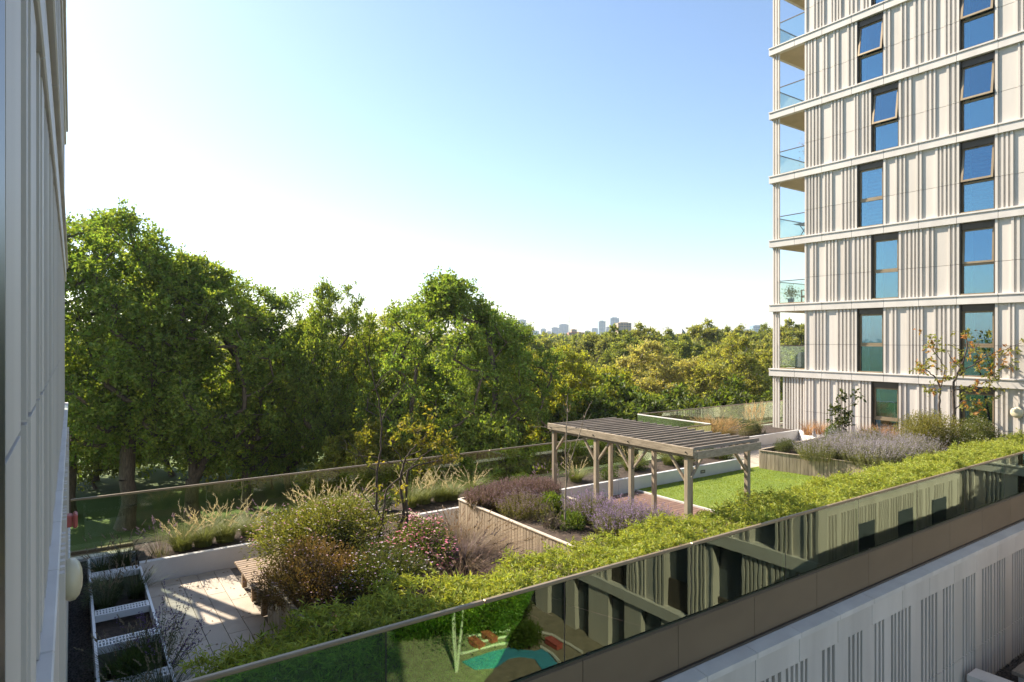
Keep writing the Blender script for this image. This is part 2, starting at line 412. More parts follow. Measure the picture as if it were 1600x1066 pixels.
# core behind the cladding (joints show it), with a room behind every window
colA = {0: (13.1, 14.18), 1: (12.5, 13.59)}
colB = (9.19, 10.32)
tops = {}
ribs_near, ribs_far = [], []
for li, zf in enumerate(FL[:-1]):
    zt = FL[li + 1]; z0, z1 = zf, zt - .36
    par = 1 if li % 2 == 0 else 0
    if zf < 0 and zf < -.1:
        wins = []
    else: wins = [colA[par], colB]
    if zf > -6.3: wins = wins + [(5.3, 6.4), (1.2, 2.3), (-3.0, -1.9), (-7.2, -6.1)]
    ybot = -12.0
    # solid wall pieces between openings
    ed = [Y_BAL]
    for (a, b) in sorted(wins, reverse=True): ed += [b, a]
    ed.append(ybot)
    for i in range(0, len(ed), 2):
        hi, lo = ed[i], ed[i + 1]
        if zf > -6.3:
            g = z0 + (z1 - z0) * .43
            T.bx('wall_panel', M['clad'], -.3, 0, lo, hi, z0, g - .008)
            T.bx('wall_panel', M['clad'], -.3, 0, lo, hi, g + .008, z1)
            T.bx('joint_backing', M['claddark'], -.29, -.02, lo + .01, hi - .01, g - .008, g + .008)
        if zf >= -.1 or hi < 7:
            for (yc, wd) in rib_layout(lo, hi, rr):
                (ribs_near if yc > 7.6 else ribs_far).append((yc, wd, z0, z1))
    for (a, b) in wins:
        tl = math.radians({3: 0, 4: 3, 5: 8, 6: 9, 7: 9}.get(li, 0)) * (1 if (a == colB[0] or li in (6, 7)) else 0)
        window(T, a, b, z0, z1, tl, blind=(li == 5))
    if zf >= -.1: band_run(T, 6.4, Y_COR + .12, zt)
    if zf > -6.3: band_run(T, ybot, 6.399, zt, seg=3.0)
ribs_near.sort(key=lambda q: q[2]); ribs_far += ribs_near[300:]; ribs_near = ribs_near[:300]
for (yc, wd, z0, z1) in ribs_near:
    link('rib', RIB, tower, (TX - .025, yc, z0 + .004), None, (.048 + rr.choice([0, .014]), wd, z1 - z0 - .006))
if ribs_far:
    o = link('rib', boxes_mesh('ribs', [((TX - .07, y - wd / 2, a), (TX, y + wd / 2, b)) for y, wd, a, b in ribs_far], M['clad']), None); o.parent = tower; o.location = (-31, -10, 8); o['kind'] = 'stuff'
# core
o = link('core', boxes_mesh('core', [((28.9, -12, -8), (44, 16.2, 24.4)), ((28.25, 6.6, -8), (28.9, 16.55, -.05))], M['room'])); o.parent = tower; o.location = (-31, -10, 8)
bk = [((31.26, 16.2, -8), (44, 18.2, 24.4))]; xx = 31.4
while xx < 43.5: bk.append(((xx, 18.2, 0), (xx + .1, 18.28, 12))); xx += rr.choice([.2, .22, .35, .5])
o = link('back_wall', boxes_mesh('back_wall', bk, M['clad'])); o.parent = tower; o.location = (-31, -10, 8); o['kind'] = 'stuff'
o = link('lower_wall', boxes_mesh('lower_wall', [((27.95, 6.6, -8), (28.25, 18.2, -.36)), ((27.95, -12, -8), (28.25, 6.6, -6.21)),  ((28.25, 16.56, -8), (31.2, 18.2, -.36))], M['clad'])); o.parent = tower; o.location = (-31, -10, 8)
# corner balconies
for li, zf in enumerate(FL[2:-1]):
    zt = zf + 3.1
    # slab over this storey (tan soffit) and its edge on the far side
    box('soffit', M['soffit'], (28.07, Y_BAL + .002, zt - .355), (31.2, Y_COR - .02, zt - .20), tower)
    box('balcony_floor', M['soffit'], (28.07, Y_BAL + .002, zt - .199), (31.2, Y_COR - .02, zt - .07), tower)
    box('band_panel', M['coping'], (28.08, Y_COR - .018, zt - .36), (31.2, Y_COR + .12, zt), tower)
    # corner fins
    for (dx, dy, wy) in ((0, .0, .075), (.0, -.16, .06), (.0, -.29, .06), (.17, .0, .08), (.34, 0, .08)):
        box('corner_fin', M['clad'], (TX + .02 + dx, Y_COR - wy + dy, zf), (TX + .02 + dx + .075, Y_COR + dy, zt - .36), tower, .006)
    # reveal wall at the end of the facade
    box('wall_panel', M['clad'], (TX + .3, Y_BAL - .3, zf), (31.2, Y_BAL, zt - .36), tower)
    box('corner_pier', M['clad'], (31.0, Y_BAL, zf), (31.25, Y_COR, zt - .36), tower)
    if li == 0:
        for k in range(8):
            y = Y_BAL + .06 + k * (Y_COR - Y_BAL - .55) / 8
            box('screen_fin', M['clad'], (TX + .02, y, zf), (TX + .17, y + rr.choice([.055, .075, .09]), zt - .36), tower)
    else:
        box('balcony_glass', M['balglass'], (TX + .03, Y_BAL + .01, zf + .06), (TX + .045, Y_COR - .40, zf + 1.08), tower)
        box('balcony_glass', M['balglass'], (TX + .2, Y_COR - .03, zf + .06), (31.0, Y_COR - .015, zf + 1.08), tower)
        box('handrail', M['bronzedark'], (TX + .015, Y_BAL + .01, zf + 1.081), (TX + .06, Y_COR - .39, zf + 1.115), tower)
        box('handrail', M['bronzedark'], (TX + .2, Y_COR - .045, zf + 1.081), (31.0, Y_COR, zf + 1.115), tower)
        box('balcony_kerb', M['bronze'], (TX + .01, Y_BAL + .01, zf + .001), (TX + .07, Y_COR - .36, zf + .058), tower)

# the lower wall lamp of the tower
def wall_lamp(label, x, y, z, r, sgn, grp=None):
    o = thing('wall_lamp', label, 'lamp', (x, y, z), grp)
    a = np.linspace(0, 2 * np.pi, 24, endpoint=False)
    prof = [(0, r * .92), (.03, r), (.07, r * .97), (.105, r * .75), (.125, r * .4), (.13, .001)]
    V = [(sgn * d, q * math.cos(t), q * math.sin(t)) for d, q in prof for t in a]
    n = 24; Q = [[i * n + j, i * n + (j + 1) % n, (i + 1) * n + (j + 1) % n, (i + 1) * n + j] for i in range(len(prof) - 1) for j in range(n)]
    link('diffuser', npmesh('diffuser', V, np.array(Q), M['lampglass'], True), o, (x, y, z))
    V = [(sgn * d, q * math.cos(t), q * math.sin(t)) for d, q in ((-.03, r * .8), (0, r * .8), (0.001, 0.001)) for t in a]
    Q = [[i * n + j, i * n + (j + 1) % n, (i + 1) * n + (j + 1) % n, (i + 1) * n + j] for i in range(2) for j in range(n)]
    link('back_plate', npmesh('back_plate', V, np.array(Q), M['bronzedark']), o, (x, y, z))
    return o
wall_lamp('cream round wall lamp on the sunlit tower wall by the daisy bush', TX - .08, 8.5, 1.9, .2, -1)

# ---------- the shaded building on the left
left = thing('apartment_block', 'shaded pale ribbed apartment block seen edge on beside the gravel', 'building', (-3, 9, -8))
LXB = -.20
Lf = Facade(left, LXB, 1)
YE = 17.55; YB = 15.9
rl = random.Random(5)
lr_near, lr_far = [], []
for li, zf in enumerate(FL[:-1]):
    zt = zf + 3.1; z0, z1 = zf, zt - .36
    fc = Facade(left, LXB + (.12 if zf < 3 else 0), 1)
    g = z0 + (z1 - z0) * .43
    fc.bx('wall_panel', M['clad'], -.4, 0, 1.1, YB, z0, g - .008)
    fc.bx('wall_panel', M['clad'], -.4, 0, 1.1, YB, g + .008, z1)
    fc.bx('joint_backing', M['claddark'], -.39, -.02, 1.11, YB - .01, g - .008, g + .008)
    if zf >= 3.0:
        for (yc, wd) in ((1.66, .12), (2.05, .50), (2.62, .10), (3.05, .42), (3.62, .1), (4.05, .3)) if zf < 9 else rib_layout(1.2, 4.2, rl):
            lr_near.append((fc.X, yc, wd, z0, z1))
        for (yc, wd) in rib_layout(4.4, YB, rl): (lr_near if zf < 9 else lr_far).append((fc.X, yc, wd, z0, z1))
    elif zf > -.1:
        for (yc, wd) in rib_layout(6, YB, rl): lr_near.append((fc.X - .045, yc, wd, z0, z1))
    band_run(Facade(left, LXB, 1), 1.1, YE + .1, zt, proud=.10)
    # open corner balcony
    if zf >= -.1:
        box('soffit', M['soffit'], (-3.2, YB + .002, zt - .355), (-.33, YE - .02, zt - .07), left)
        box('band_panel', M['coping'], (-3.2, YE - .018, zt - .36), (-.33, YE + .10, zt), left)
        for (dx, dy) in ((0, 0), (0, -.2), (0, -.4), (-.18, 0), (-.36, 0)):
            box('corner_fin', M['clad'], (-.21 + dx, YE - .075 + dy, zf), (-.13 + dx, YE + dy, zt - .36), left, .006)
        if zf > 1:
            box('handrail', M['bronzedark'], (-3.0, YE - .045, zf + 1.08), (-.4, YE, zf + 1.12), left)
            box('handrail', M['bronzedark'], (-.19, YB + .01, zf + 1.08), (-.15, YE - .5, zf + 1.12), left)
            box('balcony_glass', M['balglass'], (-3.0, YE - .03, zf + .06), (-.4, YE - .015, zf + 1.079), left)
            box('balcony_glass', M['balglass'], (-.175, YB + .01, zf + .06), (-.16, YE - .5, zf + 1.079), left)
        else:
            for k in range(7):
                box('screen_fin', M['clad'], (-.21, YB + .05 + k * .16, zf), (-.10, YB + .12 + k * .16, zt - .36), left)
lr_far += lr_near[300:]; lr_near = lr_near[:300]
for (X, yc, wd, z0, z1) in lr_near:
    link('rib', RIB, left, (X + .04, yc, z0 + .004), None, (.08, wd, z1 - z0 - .006))
if lr_far:
    o = link('rib', boxes_mesh('ribs', [((X, y - wd / 2, a), (X + .08, y + wd / 2, b)) for X, y, wd, a, b in lr_far], M['clad'])); o.parent = left; o.location = (3, -9, 8); o['kind'] = 'stuff'
o = link('core', boxes_mesh('core', [((-14, 1.2, -8), (-.62, 15.5, 24.4)), ((-14, 15.5, -8), (-3.2, YE, 24.4)), ((-3.2, 15.5, -8), (-.3, YE, -.4))], M['claddark'])); o.parent = left; o.location = (3, -9, 8)
box('gasket', M['black'], (-.16, 1.3, 3.1), (-.10, 1.48, 5.84), left)
wall_lamp('cream round wall lamp on the shaded block above the gravel', -.045, 7.05, 2.36, .19, 1)
# red alarm fitting and the small service boxes on the shaded wall
p = thing('alarm_sounder', 'red alarm box projecting from the shaded ribbed wall', 'alarm', (-.07, 9.3, 2.35))
box('body', M['redpaint'], (-.07, 9.22, 2.30), (.01, 9.38, 2.44), p, .015); box('horn', M['redpaint'], (.011, 9.2, 2.285), (.06, 9.40, 2.455), p, .02)
p = thing('vent_grille', 'white louvred vent on the shaded wall beneath the red box', 'vent', (-.07, 12.6, 1.2))
box('frame', M['whitemetal'], (-.075, 12.4, .75), (-.045, 12.8, 1.65), p, .006)
for k in range(9): box('louvre', M['whitemetal'], (-.044, 12.43, .80 + k * .09), (-.02, 12.77, .85 + k * .09), p)
p = thing('break_glass_point', 'small green call point low on the shaded wall', 'call point', (-.07, 5.6, 1.75))
box('body', surf('green_plastic', (.03, .22, .16), None, .4, 4), (-.09, 5.52, 1.68), (-.03, 5.68, 1.86), p, .01)
box('cover', M['fgrill'], (-.029, 5.55, 1.71), (-.02, 5.65, 1.83), p)

# ------------------------------------------------------------------ podium wall below the terrace (near side)
pod = thing('podium_building', 'pale grooved podium wall carrying the roof terrace', 'building', (14, 11, -8))
o = link('core', boxes_mesh('core', [((-.05, 6.76, -8), (27.9, 16.0, -.82)), ((20.62, 16.0, -8), (27.9, 20.0, -.4))], M['clad'])); o.parent = pod; o.location = (-14, -11, 8)
k = 0; x = -.1
xs = [8.28 + 1.32 * i for i in range(-7, 15)]
for a, b in zip(xs[:-1], xs[1:]):
    if b < 0 or a > 27.6: continue
    a = max(a, -.05); b = min(b, 27.85)
    V, Fs = prism_x([(6.54, -.80), (6.84, -.76), (6.84, -.86), (6.565, -.90), (6.54, -.90)], a + .006, b - .006)
    link('coping', npmesh('coping', V - np.array([(a + b) / 2, 6.7, -.8]), Fs, M['coping']), pod, ((a + b) / 2, 6.7, -.8))
    box('fascia_panel', M['clad'], (a + .006, 6.585, -1.36), (b - .006, 6.755, -.902), pod, .006)
rp = random.Random(3); x = 0.0
while x < 27.6:
    n = rp.choice([2, 3, 3, 4, 5])
    wide = rp.choice([.14, .22, .3, .42, .5])
    widths = [wide] + [rp.choice([.06, .075, .09]) for _ in range(n)]
    for wd in widths:
        zb = -8.0 if x < 17.6 else -4.3
        if x > 5.5:
            box('facade_panel', M['clad'], (x, 6.60, -3.30), (x + wd, 6.755, -1.362), pod, .005)
            if x > 8: box('facade_panel', M['clad'], (x, 6.60, zb), (x + wd, 6.755, -3.315), pod, .005)
        x += wd + rp.choice([.075, .09, .105])
# brown upstand and channel under the glass
for i in range(14):
    a, b = -.05 + i * 2.0, -.05 + (i + 1) * 2.0 - .006
    box('upstand_panel', M['fascia'], (a, 6.845, -.72), (b, 6.965, -.015), pod, .006)
    box('channel', M['bronzedark'], (a, 6.855, -.0145), (b, 6.955, .03), pod)
    box('flashing', M['bronzedark'], (a, 6.80, -.758), (b, 6.86, -.721), pod)

# near balustrade
nb = thing('glass_balustrade', 'tinted glass balustrade with bronze rail along the bamboo hedge', 'balustrade', (13.5, 6.9, 0))
js = [2.99 + 2.66 * i for i in range(-2, 11)]
for a, b in zip(js[:-1], js[1:]):
    a, b = max(a, -.05), min(b, 27.85)
    if b - a < .1: continue
    box('glass_panel', M['railglass'], (a + .008, 6.893, .031), (b - .008, 6.907, 1.165), nb)
    box('gasket', M['black'], (b - .0075, 6.893, .031), (b + .0075, 6.912, 1.165), nb)
    box('clamp', M['black'], (a + .4, 6.885, .031), (a + .46, 6.892, .055), nb); 
rl_ = [(-.05, 4.32), (4.33, 8.31), (8.32, 13.63), (13.64, 18.88), (18.89, 24.2), (24.21, 27.85)]
for a, b in rl_: box('handrail', M['bronze'], (a, 6.865, 1.166), (b, 6.935, 1.215), nb, .012)

# far balustrade with its jog
fb = thing('far_balustrade', 'clear glass balustrade with bronze rail in front of the park trees', 'balustrade', (10, 16.1, 0))
def rail_x(x0, x1, y, n, root, gm):
    st = (x1 - x0) / n
    for i in range(n):
        box('glass_panel', gm, (x0 + i * st + .008, y - .007, .12), (x0 + (i + 1) * st - .008, y + .007, 1.165), root)
    for i in range(max(1, n // 2)):
        a, b = x0 + (x1 - x0) * i / max(1, n // 2), x0 + (x1 - x0) * (i + 1) / max(1, n // 2)
        box('handrail', M['bronze'], (a, y - .03, 1.166), (b - .004, y + .03, 1.21), root, .01)
        box('channel', M['fascia'], (a, y - .06, -.02), (b - .004, y + .06, .118), root, .006)
        box('ledge', M['bronze'], (a, y - .34, -.025), (b - .004, y - .062, .06), root, .006)
        box('kerb', M['coping'], (a, y - .56, -.028), (b - .004, y - .342, .10), root, .01)
rail_x(-.02, 20.6, 16.1, 8, fb, M['farglass'])
rail_x(20.7, 34, 20.1, 6, fb, M['farglass'])
for i in range(2):
    box('glass_panel', M['farglass'], (20.63, 16.14 + i * 1.98, .12), (20.644, 16.14 + (i + 1) * 1.98 - .01, 1.165), fb)
box('handrail', M['coping'], (20.60, 16.14, 1.166), (20.67, 20.07, 1.21), fb, .01)
box('channel', M['fascia'], (20.58, 16.17, -.02), (20.69, 20.03, .118), fb, .006)

# ------------------------------------------------------------------ white planters, lights
wp = thing('long_planter', 'long low white rendered planter running beside the clear balustrade', 'planter', (10, 13.7, 0))
xs = [1.03, 4.1, 7.2, 10.3, 13.2, 16.1, 19.0]
for a, b in zip(xs[:-1], xs[1:]):
    box('planter_wall', M['render'], (a, 13.60, -.03), (b - .004, 13.72, .40), wp, .008)
box('planter_wall', M['render'], (18.88, 13.722, -.03), (19.0, 15.5, .40), wp, .008)
box('soil', M['soil'], (1.05, 13.725, -.02), (18.87, 15.50, .33), wp)
def steplight(label, x, y, z):
    o = thing('step_light', label, 'light', (x, y, z))
    for a, b, c, d in ((-.11, .11, -.05, -.03), (-.11, .11, .03, .05), (-.11, -.09, -.0295, .0295), (.09, .11, -.0295, .0295)):
        box('frame', M['black'], (x + a, y - .012, z + c), (x + b, y - .001, z + d), o)
    box('lens', M['fgrill'], (x - .089, y - .006, z - .029), (x + .089, y - .0015, z + .029), o)
sx = 13.6 * 0 + 16.6
steplight('recessed step light in the white planter wall facing the lawn', onz(1103, 738, .2)[0], 13.6, .2)
wp2 = thing('corner_planter', 'white rendered planter of golden grass near the tower foot', 'planter', (24, 17, 0))
box('planter_wall', M['render'], (20.9, 16.30, -.03), (27.0, 16.42, .42), wp2, .008)
box('soil', M['soil'], (20.9, 16.43, -.02), (27.4, 19.4, .34), wp2)
d0 = Vector((27.0, 16.36, 0)); d1 = Vector((24.75, 14.1, 0)); dv = d1 - d0
o = box('planter_wall', M['render'], (0, 0, -.03), (dv.length, .12, .42), None, .008); o.parent = wp2
o.location = ((d0 + d1) / 2) + Vector((-24 + .06, -17 - .06, .195)); o.rotation_euler = (0, 0, math.atan2(dv.y, dv.x))
steplight('recessed step light in the white wall beneath the golden grass', onz(1127, 699, .2)[0] + .2, 16.3, .2)
steplight('recessed step light in the white wall near the paved corner', onz(1193, 690, .2)[0] - .3, 16.3, .2)

# white framed bed with perforated cross plates
bed = thing('framed_bed', 'white metal edged planting bed with perforated plates on the shaded side', 'planter', (.65, 11.5, 0))
box('edge_strip', M['whitemetal'], (.25, 7.1, -.03), (.285, 14.6, .35), bed); box('edge_strip', M['whitemetal'], (1.02, 7.1, -.03), (1.055, 13.598, .35), bed)
box('edge_strip', M['whitemetal'], (.2855, 14.56, -.03), (1.04, 14.6, .35), bed)
box('soil', M['soil'], (.286, 7.1, -.025), (1.019, 14.55, .17), bed)
def plate(y):
    bl = []; n = 18; st = .72 / n
    bl += [((0, 0, 0), (.72, .035, .012)), ((0, .105, 0), (.72, .14, .012)), ((0, .205, 0), (.72, .24, .012))]
    for i in range(n + 1):
        x = min(i * st, .70)
        bl += [((x, .0355, 0), (x + .018, .1045, .012)), ((x, .1405, 0), (x + .018, .2045, .012))]
    bl += [((0, 0, -.09), (.72, .008, -.0005)), ((0, .232, -.09), (.72, .24, -.0005))]
    me = boxes_mesh('perforated_plate', bl, M['whitemetal'])
    link('perforated_plate', me, bed, (.293, y, .335))
for y in (9.0, 10.33, 11.52, 13.45): plate(y)

# ------------------------------------------------------------------ timber planters
def board_run(root, pts, h, wd=.095, gap=.007, th=.025, zb=-.02, cap=M['timber'], sgn=1):
    """boards standing along a polyline, with a capping"""
    for (a, b) in zip(pts[:-1], pts[1:]):
        A, B = Vector((*a, 0)), Vector((*b, 0)); L = (B - A).length; u = (B - A) / L
        n = max(1, int(L / (wd + gap))); st = L / n; ang = math.atan2(u.y, u.x)
        V, Fs = bevel_box(st - gap, th, h - zb, .005)
        me = npmesh('board', V, Fs, M['timber'])
        for i in range(n):
            c = A + u * (st * (i + .5)); o = link('board', me, root, (c.x + rng.uniform(-.002, .002), c.y + rng.uniform(-.002, .002), (h + zb) / 2 + rng.uniform(-.002, .002)), (0, 0, ang))
        V, Fs = bevel_box(L, .07, .03, .006)
        c = (A + B) / 2; link('capping', npmesh('capping', V, Fs, cap), root, (c.x, c.y, h + .017), (0, 0, ang))
M['cap'] = surf('sunlit_capping', (.60, .53, .44), (.48, .42, .34), .7, 6, (1, 1, 1), .05, 30)  # sunlight on the top edge put into a paler capping colour
pm = thing('timber_planter', 'vertical board planter of lavender and heath beside the pergola', 'planter', (8.5, 10.6, 0))
board_run(pm, [(7.41, 8.35), (7.41, 12.90)], .80, cap=M['cap']); board_run(pm, [(7.45, 12.90), (9.62, 12.90)], .80, cap=M['cap']); board_run(pm, [(9.6, 12.86), (9.6, 8.35)], .80, cap=M['cap'])
o = box('soil', M['soil'], (7.45, 8.35, -.02), (9.58, 12.86, .72), pm)
pl = thing('timber_planter', 'vertical board planter under the pink flowers behind the bench', 'planter', (4.3, 10.5, 0))
board_run(pl, [(2.58, 8.35), (2.58, 10.55)], .72, wd=.06); board_run(pl, [(2.61, 10.56), (3.2, 10.56)], .72, wd=.06); board_run(pl, [(3.22, 10.6), (3.22, 12.75)], .72, wd=.06)
board_run(pl, [(3.25, 12.77), (6.1, 12.77)], .72); board_run(pl, [(6.12, 12.75), (6.12, 8.35)], .72)
box('soil', M['soil'], (3.26, 10.56, -.02), (6.08, 12.73, .64), pl); box('soil', M['soil'], (2.62, 8.35, -.02), (6.08, 10.53, .64), pl)
pr = thing('timber_planter', 'curved weathered board planter of purple sage beside the lawn', 'planter', (23, 11, 0))
cur = [(19.72, 13.38), (19.83, 12.7), (19.98, 12.0), (20.12, 11.3), (20.2, 10.6), (20.17, 9.9), (20.05, 9.2), (19.9, 8.5)]
board_run(pr, cur, .64, wd=.11)
board_run(pr, [(19.75, 13.4), (24.7, 13.75)], .64, wd=.11)
V = [(x + .03, y, z) for z in (-.02, .56) for x, y in (cur + [(27.5, 8.5), (27.5, 13.4), (24.6, 13.7), (19.8, 13.36)])]
n = len(V) // 2
o = link('soil', npmesh('soil', V, [np.array([[i, (i + 1) % n, n + (i + 1) % n, n + i] for i in range(n)]), np.array([list(range(n, 2 * n))])], M['soil']), None); o.parent = pr; o.location = (-23, -11, 0)

# bench
bn = thing('slatted_bench', 'brown slatted timber bench against the flower planter', 'bench', (2.9, 11.6, 0))
for i in range(17):
    y = 10.72 + i * .108
    box('seat_slat', M['bench'], (2.46, y, .405), (3.18, y + .092, .45), bn, .006)
for y in (10.9, 11.6, 12.35): box('leg', M['bench'], (2.56, y, -.001), (2.64, y + .08, .35), bn, .005); box('leg', M['bench'], (3.06, y, -.001), (3.14, y + .08, .35), bn, .005)
for x in (2.52, 3.06): box('rail', M['bench'], (x, 10.74, .351), (x + .06, 12.52, .404), bn, .005)

# ------------------------------------------------------------------ pergola, lawn, deck
pg = thing('pergola', 'weathered timber pergola with close roof slats over brown decking', 'pergola', (10.8, 10.3, 0))
PYS = [8.24, 9.75, 10.85, 12.38]
XF, XBk = 9.83, 11.72
for X in (XF, XBk):
    for Y in PYS: box('post', M['timber'], (X - .05, Y - .05, .0), (X + .05, Y + .05, 2.24), pg, .01)
for X in (XF, XBk + .02):
    box('beam', M['timberh'], (X - .045, 8.04, 2.241), (X + .045, 12.52, 2.375), pg, .008)
    if X == XF: box('beam', M['timberh'], (X - .10, 8.02, 2.30), (X - .052, 12.54, 2.45), pg, .006)
for Y in (8.07, 12.49): box('end_beam', M['timberh'], (XF + .05, Y - .03, 2.22), (XBk + .2, Y + .02, 2.375), pg, .006)
for i in range(19):
    y = 8.13 + i * .238
    box('slat', M['slat'], (XF - .05, y, 2.377), (XBk + .26, y + .05, 2.444), pg, .005)
for y in (8.2, 9.75, 10.85, 12.4):
    V, Q = tubes([([(XF - .104, y, 2.36), (XF - .115, y, 2.36), (XF - .1155, y, 2.36)], [.014, .014, .001])], 8); V0 = np.array([XF - .11, y, 2.36]); link('bolt', npmesh('bolt', V - V0, Q, M['black']), pg, V0)
def brace(p, q):
    A, B = Vector(p), Vector(q); L = (B - A).length
    V, Fs = bevel_box(.045, .055, L, .006)
    o = link('brace', npmesh('brace', V, Fs, M['timberh']), pg, (A + B) / 2, (B - A).to_track_quat('Z', 'X').to_euler())
for X in (XF, XBk):
    for i, Y in enumerate(PYS):
        for s in (-1, 1):
            if (i == 0 and s < 0) or (i == 3 and s > 0): continue
            brace((X, Y + s * .05, 1.78), (X, Y + s * .44, 2.235))
for Y in (PYS[0], PYS[3]):
    brace((XF + .05, Y, 1.78), (XF + .46, Y, 2.24)); brace((XBk - .05, Y, 1.78), (XBk - .46, Y, 2.24))

dk = thing('timber_decking', 'brown timber decking under the pergola', 'decking', (11.8, 11, 0))
for i in range(33):
    y = 8.5 + i * .15
    box('board', M['deck'], (9.66, y, -.025), (13.80, y + .143, .012), dk, .004)
kb = structure(link('lawn_kerb', boxes_mesh('lawn_kerb', [((13.81, 8.4, -.03), (13.875, 13.5, .05))], M['coping'])))
lawn = structure(link('lawn', boxes_mesh('lawn', [((13.88, 8.4, -.028), (19.95, 13.59, .03))], M['turf'])))
def blades(n, x0, x1, y0, y1, z, h):
    P = np.stack([rng.uniform(x0, x1, n), rng.uniform(y0, y1, n), np.full(n, z)], 1)
    D = rdir(n, 1.6); D[:, 2] = np.abs(D[:, 2]); Sd = nrm(np.cross(D, rdir(n)))
    V = np.stack([P - Sd * .006, P + Sd * .006, P + D * h * rng.uniform(.6, 1.2, (n, 1))], 1).reshape(-1, 3)
    return V, np.arange(3 * n).reshape(n, 3)
def keep(V, Fc, f):
    c = V.reshape(-1, 3, 3)[:, 0]; k = f(c); return V.reshape(-1, 3, 3)[k].reshape(-1, 3), np.arange(3 * k.sum()).reshape(-1, 3)
V, Q = blades(60000, 13.9, 19.95, 8.6, 13.57, .028, .03)
o = link('lawn_pile', npmesh('lawn_pile', V, Q, M['leafg'])); o.color = (.19, .26, .03, 1); o['kind'] = 'stuff'; o['label'] = 'bright green artificial grass pile of the lawn'; o['category'] = 'grass'

# ------------------------------------------------------------------ plants of the terrace
def col(o, c): o.color = (*c, 1); return o
def pth(name, label, cat, x, y, z, group=None): return thing(name, label, cat, (x, y, z), group)

def shrub(name, label, x, y, z, rx, ry, h, n, L, W, color, mat='leafg', up=.35, twigs=26, twigcol='stemdark', group=None, cat='shrub', flower=None, lumps=9, dirup=.5):
    r = np.random.default_rng(abs(hash((round(x, 2), round(y, 2), n))) % 2**31)
    root = pth(name, label, cat, x, y, z, group)
    # lumps make the outline uneven
    lc = r.normal(size=(lumps, 3)); lc = nrm(lc) * r.uniform(.35, .75, (lumps, 1)); lc[:, 2] = np.abs(lc[:, 2]) * .8 + .2
    k = r.integers(0, lumps, n); d = nrm(r.normal(size=(n, 3))); q = r.uniform(.45, 1, (n, 1)) ** .6
    Pn = lc[k] + d * q * r.uniform(.30, .48, (n, 1)); Pn[:, 2] = np.abs(Pn[:, 2])
    P = Pn * np.array([rx, ry, h])
    D = nrm(d + np.array([0, 0, dirup]) + r.normal(size=(n, 3)) * .5)
    V, Q = leaves(P, D, L * r.uniform(.7, 1.3, n), W * r.uniform(.7, 1.3, n), up, r=r)
    col(link('foliage', npmesh('foliage', V, Q, M[mat]), root, (x, y, z)), color)
    pa = []
    for i in range(twigs):
        t = P[r.integers(0, n)]; b = np.array([t[0] * .15, t[1] * .15, -.03]); m_ = (b + t) / 2 + r.normal(size=3) * .05
        pa.append(([b, m_, t], [.012, .008, .003]))
    if pa:
        V, Q = tubes(pa, 4); link('stems', npmesh('stems', V, Q, M[twigcol]), root, (x, y, z))
    if flower:
        fn, fs, fcs = flower
        for j, fc in enumerate(fcs):
            m_ = r.integers(0, n, fn // len(fcs)); base = P[m_] * (1.04 + r.uniform(0, .10, (len(m_), 1))); ok = base[:, 2] > h * .25
            base = base[ok]; kk = len(base); parts = []
            # four petals each
            for a in range(4):
                Dp = nrm(np.stack([np.cos(a * 1.57 + base[:, 0] * 50), np.sin(a * 1.57 + base[:, 0] * 50), np.full(kk, .35)], 1))
                parts.append(leaves(base, Dp, fs, fs * .8, .9, .1, r))
            V, Q = merge(parts); col(link('flowers', npmesh('flowers', V, Q, M['petal']), root, (x, y, z)), fc)['kind'] = 'stuff'
    return root

